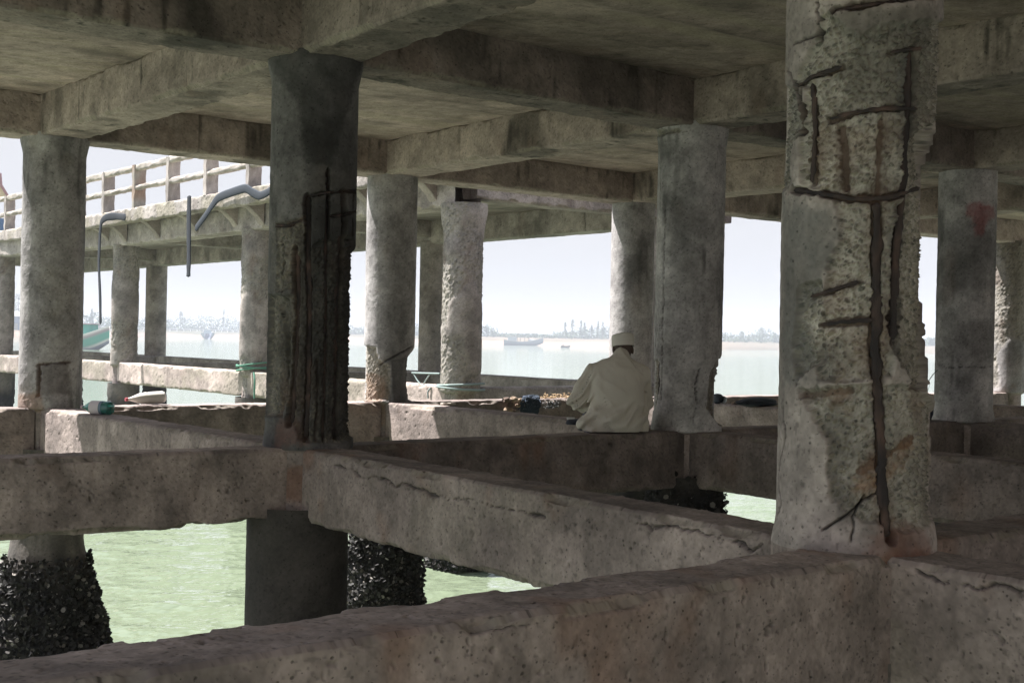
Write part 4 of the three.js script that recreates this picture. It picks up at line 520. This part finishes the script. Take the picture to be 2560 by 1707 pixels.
  const h = J.head, headF = (x, y, z) => {                    // head bowed forward; face on the far side
    const c = Math.cos(0.5), s = Math.sin(0.5), Y = (y - h[1]), Z = (z - h[2]), X = x - h[0], yy = Y * c + Z * s, zz = -Y * s + Z * c;
    let d = ell(X, yy, zz, [0, 0.025, -0.012], [0.080, 0.098, 0.098]); d = smin(d, ell(X, yy, zz, [0, -0.055, 0.035], [0.058, 0.07, 0.06]), 0.035); d = smin(d, cone(X, yy, zz, [0, 0.0, 0.088], [0, -0.03, 0.108], 0.010, 0.016), 0.018);
    for (const q of [-1, 1]) { d = smin(d, ell(X, yy, zz, [q * 0.082, -0.008, -0.005], [0.012, 0.034, 0.022]), 0.008); d = Math.max(d, -ell(X, yy, zz, [q * 0.03, 0.006, 0.095], [0.016, 0.009, 0.014])); d = smin(d, ell(X, yy, zz, [q * 0.03, 0.006, 0.078], [0.012, 0.010, 0.010]), 0.003); }
    d = smin(d, ell(X, yy, zz, [0, -0.062, 0.088], [0.026, 0.008, 0.012]), 0.008); return smin(d, cone(x, y, z, J.neck, [h[0], h[1] - 0.04, h[2] - 0.03], 0.056, 0.056), 0.02);
  };
  const SKIN = lin(0.075, 0.045, 0.034, { roughness: 0.6 });
  const body = mergeGeometries([surfaceNet([-0.45, -0.47, -0.16], [0.45, 0.68, 0.72], 0.013, skin), surfaceNet([J.wL[0] - 0.12, J.wL[1] - 0.14, J.wL[2] - 0.08], [J.wL[0] + 0.16, J.wL[1] + 0.08, J.wL[2] + 0.22], 0.0042, hand(J.wL, dL)), surfaceNet([J.wR[0] - 0.16, J.wR[1] - 0.14, J.wR[2] - 0.08], [J.wR[0] + 0.12, J.wR[1] + 0.08, J.wR[2] + 0.22], 0.0042, hand(J.wR, dR)), surfaceNet([h[0] - 0.12, 0.56, 0.02], [h[0] + 0.12, h[1] + 0.16, h[2] + 0.17], 0.0045, headF)].map(g => mirrorX(g)));
  part(man, 'body', body, SKIN);
  // shirt: a loose shell with folds, open at neck and cuffs
  const folds = (x, y, z) => 1.7 * foldsBase(x, y, z);
  const foldsBase = (x, y, z) => 0.008 * Math.pow(Math.abs(vn(x * 7 + y * 5, y * 3.5, z * 6 + 2)), 0.7) + 0.006 * fbm(x * 9 + 3, y * 5, z * 9, 3) + 0.007 * Math.sin(26 * (y + 0.5 * x + 0.10 * vn(x * 5, y * 5, z * 5)) + 2) * sst(0.40, 0.08, y) * sst(-0.02, -0.14, x + 0.12 * y) + 0.005 * Math.sin(44 * (y - 0.8 * x + 0.07 * vn(x * 7, 3, z * 7))) * sst(0.30, 0.18, y) * sst(0.02, 0.12, y) + 0.006 * Math.sin(60 * (y * 0.8 - x + 0.03 * vn(x * 9, y * 9, 1))) * sst(-0.20, -0.27, x);
  const shirtF = (x, y, z) => {
    let d = ell(x, y, z, [-0.075, 0.085, -0.02], [0.275, 0.16, 0.20]); d = smin(d, ell(x, y, z, [-0.02, 0.30, -0.015], [0.225, 0.22, 0.165]), 0.07); d = smin(d, ell(x, y, z, [0, 0.46, 0.035], [0.205, 0.165, 0.135]), 0.07); d = smin(d, smin(cone(x, y, z, [-0.19, 0.495, 0.065], [0, 0.555, 0.075], 0.085, 0.095), cone(x, y, z, [0.175, 0.495, 0.065], [0, 0.555, 0.075], 0.083, 0.095), 0.03), 0.05); d = smin(d, cone(x, y, z, [0, 0.57, 0.075], [0.02, 0.645, 0.115], 0.095, 0.076), 0.04);
    const aL = smin(cone(x, y, z, J.sL, J.eL, 0.088, 0.078), cone(x, y, z, J.eL, [-0.28, 0.22, 0.21], 0.078, 0.062), 0.03), aR = smin(cone(x, y, z, J.sR, J.eR, 0.085, 0.072), cone(x, y, z, J.eR, [0.20, 0.22, 0.25], 0.072, 0.06), 0.03); d = smin(d, aL, 0.009); d = smin(d, aR, 0.009);
    d = smin(d, cone(x, y, z, [0.225, 0.32, 0.03], [0.20, 0.0, 0.0], 0.03, 0.055), 0.02); d += folds(x, y, z); const shell = Math.abs(d) - 0.005;
    const open = Math.max(-(y - 0.012), cone(x, y, z, [0.022, 0.60, 0.11], [0.045, 0.72, 0.18], 0.056, 0.064) * -1 > 0 ? 0.02 : -1); const cuffL = -cone(x, y, z, [-0.255, 0.20, 0.245], [-0.16, 0.14, 0.40], 0.045, 0.05); return Math.max(shell, open, cuffL);
  };
  const CLOTH_B = tileTex(256, (u, v) => 0.5 + 0.25 * Math.sin(u * 6.2832 * 64) * Math.sin(v * 6.2832 * 64) + 0.3 * per(u, v, 12, 2, 3), false);
  const cloth = (r, g, b) => lin(r, g, b, { roughness: 0.95, side: THREE.DoubleSide });
  const shirt = surfaceNet([-0.47, 0.0, -0.26], [0.40, 0.74, 0.34], 0.0075, shirtF); shirt.computeVertexNormals();
  part(man, 'shirt', paint(mirrorX(shirt), (x, y, z) => { const t = fbm(x * 5, y * 5, z * 5, 3); return [0.66 + 0.06 * t, 0.61 + 0.055 * t, 0.535 + 0.05 * t]; }), new THREE.MeshStandardMaterial({ vertexColors: true, roughness: 0.95, side: THREE.DoubleSide }));
  // checked sarong over hips and thighs
  const sarF = (x, y, z) => { let d = smin(cone(x, y, z, [-0.09, 0.095, 0.02], J.kL, 0.095, 0.088), cone(x, y, z, [0.055, 0.095, 0.02], J.kR, 0.095, 0.088), 0.05); d = smin(d, smin(cone(x, y, z, J.kL, [-0.14, -0.2, 0.46], 0.09, 0.08), cone(x, y, z, J.kR, [0.12, -0.2, 0.47], 0.09, 0.08), 0.10), 0.05); d = smin(d, cone(x, y, z, [-0.25, 0.11, 0.06], [-0.30, 0.04, 0.10], 0.07, 0.05), 0.05); d += 0.006 * Math.sin(40 * (x + 0.4 * z)) + 0.006 * fbm(x * 10, y * 10, z * 10, 2); return Math.max(d, y > 0.0 ? -1 : -0.16 - z * 0 - 1 + 1e-9, -(y + 0.27)); };
  part(man, 'sarong', paint(mirrorX(surfaceNet([-0.42, -0.30, -0.2], [0.30, 0.26, 0.62], 0.011, (x, y, z) => Math.max(sarF(x, y, z), y < 0.004 && z < 0.16 ? 0.004 - y : -1))), (x, y, z) => { const k = (Math.sin(x * 150) > 0.6 || Math.sin((y + z) * 150) > 0.6) ? 1 : 0; return mixc([0.03, 0.04, 0.075], [0.30, 0.25, 0.28], 0.55 * k); }), new THREE.MeshStandardMaterial({ vertexColors: true, roughness: 0.95, side: THREE.DoubleSide }));
  // cap: round, straight-sided, flat-topped, worn low on the back of the head
  const cap = new THREE.LatheGeometry([[0.096, 0], [0.099, 0.006], [0.098, 0.04], [0.096, 0.09], [0.090, 0.103], [0.06, 0.110], [0, 0.112]].map(p => new THREE.Vector2(...p)), 40); { const A = cap.attributes.position; for (let i = 0; i < A.count; i++) { const n = 0.004 * vn(A.getX(i) * 22, A.getY(i) * 30, A.getZ(i) * 22); A.setXYZ(i, A.getX(i) * (1 + n * 4), A.getY(i) + n, A.getZ(i) * (1.02 + n * 4)); } cap.computeVertexNormals(); }
  const cm = part(man, 'cap', cap, cloth(0.72, 0.68, 0.62)); cm.position.set(-h[0], h[1] + 0.028, h[2] - 0.012); cm.rotation.set(0.18, 0, -0.05);
  man.updateMatrixWorld();
}
// ================================================================ small things lying about
const on = (px, py, h = 0) => onY(px, py, h);
{ // phone beside the person
  const p = on(1430, 1056), t = thing('phone', 'small white phone lying on the tie beam beside the seated person', 'phone'); t.position.set(p.x - 0.03, 0.012, p.z + 0.03); t.rotation.set(0.35, -0.55, 0, 'YXZ'); part(t, 'case', new THREE.BoxGeometry(0.075, 0.009, 0.15).translate(0, 0.006, 0), lin(0.7, 0.7, 0.7)); part(t, 'screen', new THREE.BoxGeometry(0.068, 0.002, 0.14).translate(0, 0.0125, 0), lin(0.75, 0.76, 0.78, { roughness: 0.15 }));
  const c = on(1446, 1062), g = new THREE.SphereGeometry(1, 28, 16).scale(0.13, 0.05, 0.10), A = g.attributes.position; for (let i = 0; i < A.count; i++) { const x = A.getX(i), y = A.getY(i), z = A.getZ(i), k = 1 + 0.35 * fbm(x * 16, y * 16, z * 16, 3); A.setXYZ(i, x * k, Math.max(0.0, y * k), z * k); } g.computeVertexNormals(); g.translate(c.x, 0.006, c.z - 0.02); single('cloth_bundle', g, lin(0.03, 0.035, 0.05, { roughness: 0.95 }), 'crumpled dark cloth on the tie beam by the phone', 'cloth');
}
const PET = new THREE.MeshPhysicalMaterial({ color: 0xffffff, roughness: 0.12, transmission: 0.85, thickness: 0, ior: 1.45, side: THREE.DoubleSide });
function bottle(L, R, prof) { return new THREE.LatheGeometry(prof.map(([r, y]) => new THREE.Vector2(r * R, y * L)), 28); }
{ // milky plastic jug lying in the sun
  const a = on(243, 1004), b = on(334, 1002), t = thing('plastic_bottle', 'milky plastic bottle with a red cap lying in the sun on a tie beam', 'bottle'); const dx = b.x - a.x, dz = b.z - a.z, L = Math.hypot(dx, dz) * 0.98; const R = 0.052; t.position.set(a.x, R + 0.012, -9.93); t.rotation.set(0, -Math.atan2(dz, dx) * 0.3, -Math.PI / 2 + 0.05);
  const g = bottle(0.36, R, [[0.24, 0.04], [0.26, 0.10], [0.5, 0.2], [0.85, 0.34], [1, 0.5], [0.94, 0.56], [1.02, 0.62], [1, 0.94], [0.9, 0.99], [0.5, 0.97], [0, 0.965]]); part(t, 'bottle_body', g, lin(0.82, 0.78, 0.70, { roughness: 0.3, side: THREE.DoubleSide })); part(t, 'cap', new THREE.CylinderGeometry(0.015, 0.015, 0.022, 20).translate(0, 0.006, 0), lin(0.4, 0.09, 0.11));
  t.scale.setScalar(Math.max(0.8, Math.min(1.2, L / 0.36)));
}
{ // green soft drink bottle lying on its side, base towards us
  const p = on(285, 1041), t = thing('plastic_bottle', 'green tinted plastic bottle with a torn label lying on the shaded tie beam', 'bottle'); const R = 0.062; t.position.set(p.x + 0.03, R + 0.004, p.z - 0.14); t.rotation.set(Math.PI / 2 - 0.02, 0, 0.55); t.rotation.order = 'YXZ'; t.rotation.set(-Math.PI / 2, 0.62, 0);
  const g = bottle(0.31, R, [[0.10, 0.0], [0.45, 0.0], [0.85, 0.015], [1, 0.07], [0.97, 0.2], [1, 0.36], [0.96, 0.4], [1, 0.62], [0.8, 0.75], [0.35, 0.9], [0.24, 0.94], [0.24, 1.0]]); const GR = new THREE.MeshPhysicalMaterial({ color: new THREE.Color().setRGB(0.12, 0.42, 0.38), roughness: 0.15, transmission: 0.7, thickness: 0, side: THREE.DoubleSide });
  part(t, 'bottle_body', g, GR); part(t, 'label_band', new THREE.CylinderGeometry(R * 1.015, R * 1.015, 0.10, 28, 1, true).translate(0, 0.16, 0), lin(0.62, 0.55, 0.58, { side: THREE.DoubleSide })); part(t, 'stripe', new THREE.CylinderGeometry(R * 1.02, R * 1.02, 0.022, 28, 1, true).translate(0, 0.095, 0), lin(0.16, 0.22, 0.3, { side: THREE.DoubleSide })); part(t, 'cap', new THREE.CylinderGeometry(0.016, 0.016, 0.022, 16).translate(0, 0.315, 0), lin(0.5, 0.35, 0.4));
}
const lump = (s, sx, sy, sz, n, f) => { const g = new THREE.IcosahedronGeometry(s, n), A = g.attributes.position, o = rnd() * 50; for (let i = 0; i < A.count; i++) { const x = A.getX(i), y = A.getY(i), z = A.getZ(i), k = 1 + f * fbm(x / s * 1.7 + o, y / s * 1.7, z / s * 1.7, 3); A.setXYZ(i, x * k * sx, y * k * sy, z * k * sz); } g.computeVertexNormals(); return g; };
{ // plank offcut
  const p = on(1126, 1014), g = new THREE.BoxGeometry(0.16, 0.022, 0.07, 8, 1, 4), A = g.attributes.position; for (let i = 0; i < A.count; i++) A.setXYZ(i, A.getX(i) * (1 + 0.12 * vn(A.getZ(i) * 40, 1, 1)), A.getY(i) + 0.004 * vn(A.getX(i) * 20, 2, A.getZ(i) * 20), A.getZ(i)); g.computeVertexNormals(); g.rotateY(-0.3); g.translate(p.x, 0.02, p.z - 0.04); single('wood_offcut', g, lin(0.42, 0.38, 0.33), 'short pale plank offcut lying on a tie beam near the broken column foot', 'offcut');
}
{ // rubble and old net hanging over the sunlit tie beam
  const Z = -9.78; const spots = [[1268, 1000, 0.05], [1284, 999, 0.045], [1300, 1001, 0.04], [1276, 1012, 0.04], [1296, 1014, 0.035], [1270, 1026, 0.05], [1284, 1028, 0.03], [1300, 1034, 0.022]];
  spots.forEach(([x, y, s], i) => { const p = onZ(x, y, Z + 0.03), g = lump(s, 1.2, 0.75, 0.9, 3, 0.5); g.translate(p.x, p.y, p.z); single('rubble_lump', g, lin(...(i % 3 ? [0.34, 0.25, 0.18] : [0.14, 0.10, 0.08]), { roughness: 1 }), (i % 3 ? 'brown' : 'dark') + ' lump of rubble hanging beside the dark tangle of fishing net', 'rubble', 'rubble lumps beside the old net'); });
  const strands = []; for (let k = 0; k < 46; k++) { const a = onZ(rr(1304, 1350), rr(988, 998), Z - 0.05), b = onZ(rr(1300, 1352), rr(1000, 1018), Z + 0.06), c = onZ(rr(1296, 1350), rr(1020, 1046), Z + 0.03), m = onZ(rr(1306, 1346), 992, Z + rr(-0.2, 0.03)); m.y = Math.max(m.y, 0.03); strands.push(new THREE.TubeGeometry(new THREE.CatmullRomCurve3([a, m, b, c]), 14, rr(0.006, 0.014), 5)); }
  single('fishing_net', mergeGeometries(strands), lin(0.045, 0.06, 0.085, { roughness: 1 }), 'dark tangle of old fishing net slung over the sunlit tie beam', 'net');
  const st2 = []; for (let k = 0; k < 14; k++) { const x = rr(1362, 1400), a = onZ(x, rr(1000, 1006), Z + 0.03), b = onZ(x + rr(-12, 12), rr(1008, 1016), Z + 0.05), c = onZ(x + rr(-18, 18), rr(1012, 1024), Z + 0.03); st2.push(new THREE.TubeGeometry(new THREE.CatmullRomCurve3([a, b, c]), 10, 0.006, 5)); } single('fishing_net', mergeGeometries(st2), lin(0.12, 0.12, 0.12, { roughness: 1 }), 'loose grey net scraps stuck to the shaded side of the tie beam', 'net');
  const hs = []; for (let k = 0; k < 150; k++) { const x = rr(1402, 1450), p = on(x, rr(996, 1003)), y = 0.11 * Math.max(0, 1 - Math.abs(x - 1436) / 36) * rnd(); const d = new THREE.Vector3(rr(-1, 1), rr(-0.2, 0.3), rr(-1, 1)).normalize().multiplyScalar(rr(0.015, 0.035)); const a = new THREE.Vector3(p.x, y * 0.7 + 0.008, -9.93 + rr(-0.07, 0.07)); hs.push(new THREE.TubeGeometry(new THREE.LineCurve3(a, a.clone().add(d)), 1, 0.005, 4)); }
  const m = single('husk_heap', mergeGeometries(hs), lin(0.50, 0.36, 0.22, { roughness: 1 }), 'sunlit heap of dry rope fibre on the tie beam past the seated person', 'rope fibre'); m.userData.kind = 'stuff';
}
{ // things on the beam past the chipped column
  const Z = -4.95; const p = onX(1806, 1012, 7.95), t = thing('plastic_cup', 'white plastic cup lying on its side past the chipped column', 'cup'); t.position.set(p.x, 0.055, p.z); t.rotation.set(Math.PI / 2, 0, 0.7); part(t, 'wall', new THREE.CylinderGeometry(0.052, 0.038, 0.11, 20, 1, true), lin(0.8, 0.82, 0.84, { side: THREE.DoubleSide })); part(t, 'base', new THREE.CircleGeometry(0.038, 20).rotateX(Math.PI / 2).translate(0, -0.055, 0), lin(0.7, 0.72, 0.74, { side: THREE.DoubleSide }));
  const q = onX(1794, 1012, 7.95), g = lump(0.075, 1, 0.85, 1, 3, 0.3); g.translate(q.x, 0.065, q.z); single('plastic_bag', g, lin(0.05, 0.06, 0.08, { roughness: 0.5 }), 'dark crumpled plastic bag beside the white cup', 'bag');
  for (const [x, s, c, lb] of [[1835, 0.035, [0.36, 0.27, 0.2], 'tan rubble lump next to the white cup'], [1846, 0.05, [0.1, 0.085, 0.07], 'dark rubble lump between two paler ones near the white cup'], [1856, 0.03, [0.3, 0.2, 0.14], 'small brown rubble lump next to the dark tarpaulin fold']]) { const r = onX(x, 1016, 8.0), l = lump(s, 1.2, 0.6, 1, 2, 0.5); l.translate(r.x, s * 0.5, r.z); single('rubble_lump', l, lin(...c, { roughness: 1 }), lb, 'rubble', 'rubble lumps near the white cup'); }
  const dk = lump(0.2, 1.7, 0.28, 0.7, 4, 0.3), r = onX(1895, 1016, 8.0); dk.translate(r.x, 0.05, r.z); single('tarpaulin_fold', dk, lin(0.035, 0.045, 0.06, { roughness: 0.8 }), 'flat dark fold of tarpaulin lying on the tie beam near the badly spalled column', 'tarpaulin');
}
{ // dark sack and twine by the column with the red mark
  const p = atDepth(2318, 1010, depthOf(ca('G')[0], 0, ca('G')[1]) - 0.25), g = lump(0.11, 0.8, 1.35, 0.9, 4, 0.22); g.translate(p.x - 0.04, 0.13, p.z); single('sack', g, lin(0.03, 0.035, 0.055, { roughness: 0.85 }), 'dark sack leaning by the column with the red mark', 'sack');
  const D = depthOf(ca('G')[0], 0, ca('G')[1]) - 0.28, c = (L, r) => new THREE.TubeGeometry(new THREE.CatmullRomCurve3(L.map(([x, y]) => atDepth(x, y, D))), 18, r, 6);
  single('twine', mergeGeometries([c([[2345, 925], [2334, 936], [2324, 950], [2314, 960], [2298, 962], [2286, 961]], 0.004), c([[2322, 951], [2316, 962], [2310, 970], [2314, 978], [2318, 968], [2312, 962]], 0.005), c([[2312, 960], [2300, 965], [2290, 963]], 0.004), c([[2324, 950], [2325, 962], [2320, 980]], 0.002)]), lin(0.06, 0.07, 0.06, { roughness: 1 }), 'frayed twine tied to the column with the red mark', 'twine');
}
{ // mooring ropes round the jetty's columns
  const ring = (cx, cz, y, R, tilt, r = 0.016) => { const L = []; for (let i = 0; i <= 40; i++) { const a = i / 40 * Math.PI * 2; L.push(new THREE.Vector3(cx + Math.cos(a) * R, y + tilt * Math.sin(a + 0.6), cz + Math.sin(a) * R)); } return new THREE.TubeGeometry(new THREE.CatmullRomCurve3(L, true), 90, r, 6, true); };
  const G2c = lin(0.10, 0.24, 0.17, { roughness: 0.95 }); const [x2, z2] = [JX + 0.06, JZ[1]];
  single('mooring_rope', mergeGeometries([ring(x2, z2, 0.12, 0.335, 0.04), ring(x2, z2, 0.16, 0.335, -0.03), ring(x2, z2, 0.20, 0.335, 0.05), new THREE.TubeGeometry(new THREE.CatmullRomCurve3([onX(634, 931, 6.38), onX(636, 950, 6.36), onX(635, 980, 6.36), onX(635, 996, 6.36)]), 20, 0.018, 6)]), G2c, 'green rope wound round a jetty column with its end hanging', 'rope');
  const [x1, z1] = [JX, JZ[0]]; const G1c = lin(0.22, 0.27, 0.26, { roughness: 0.95 });
  single('mooring_rope', mergeGeometries([ring(x1, z1, 0.10, 0.34, 0.02), ring(x1, z1, 0.05, 0.35, -0.02), new THREE.TubeGeometry(new THREE.CatmullRomCurve3([onX(1034, 934, 6.5), onX(1044, 952, 6.5), onX(1056, 962, 6.5), onX(1066, 948, 6.5), onX(1074, 936, 6.5)]), 24, 0.011, 6), new THREE.TubeGeometry(new THREE.CatmullRomCurve3([onX(1030, 932, 6.5), onX(1060, 933, 6.5), onX(1100, 934, 6.5)]), 12, 0.016, 6), new THREE.TubeGeometry(new THREE.CatmullRomCurve3([onX(1078, 968, 6.42), onX(1070, 978, 6.4), onX(1070, 996, 6.4)]), 12, 0.012, 6)]), G1c, 'pale rope looped and knotted round the jetty column nearest the main pier', 'rope');
}
renderer.render(scene, camera);
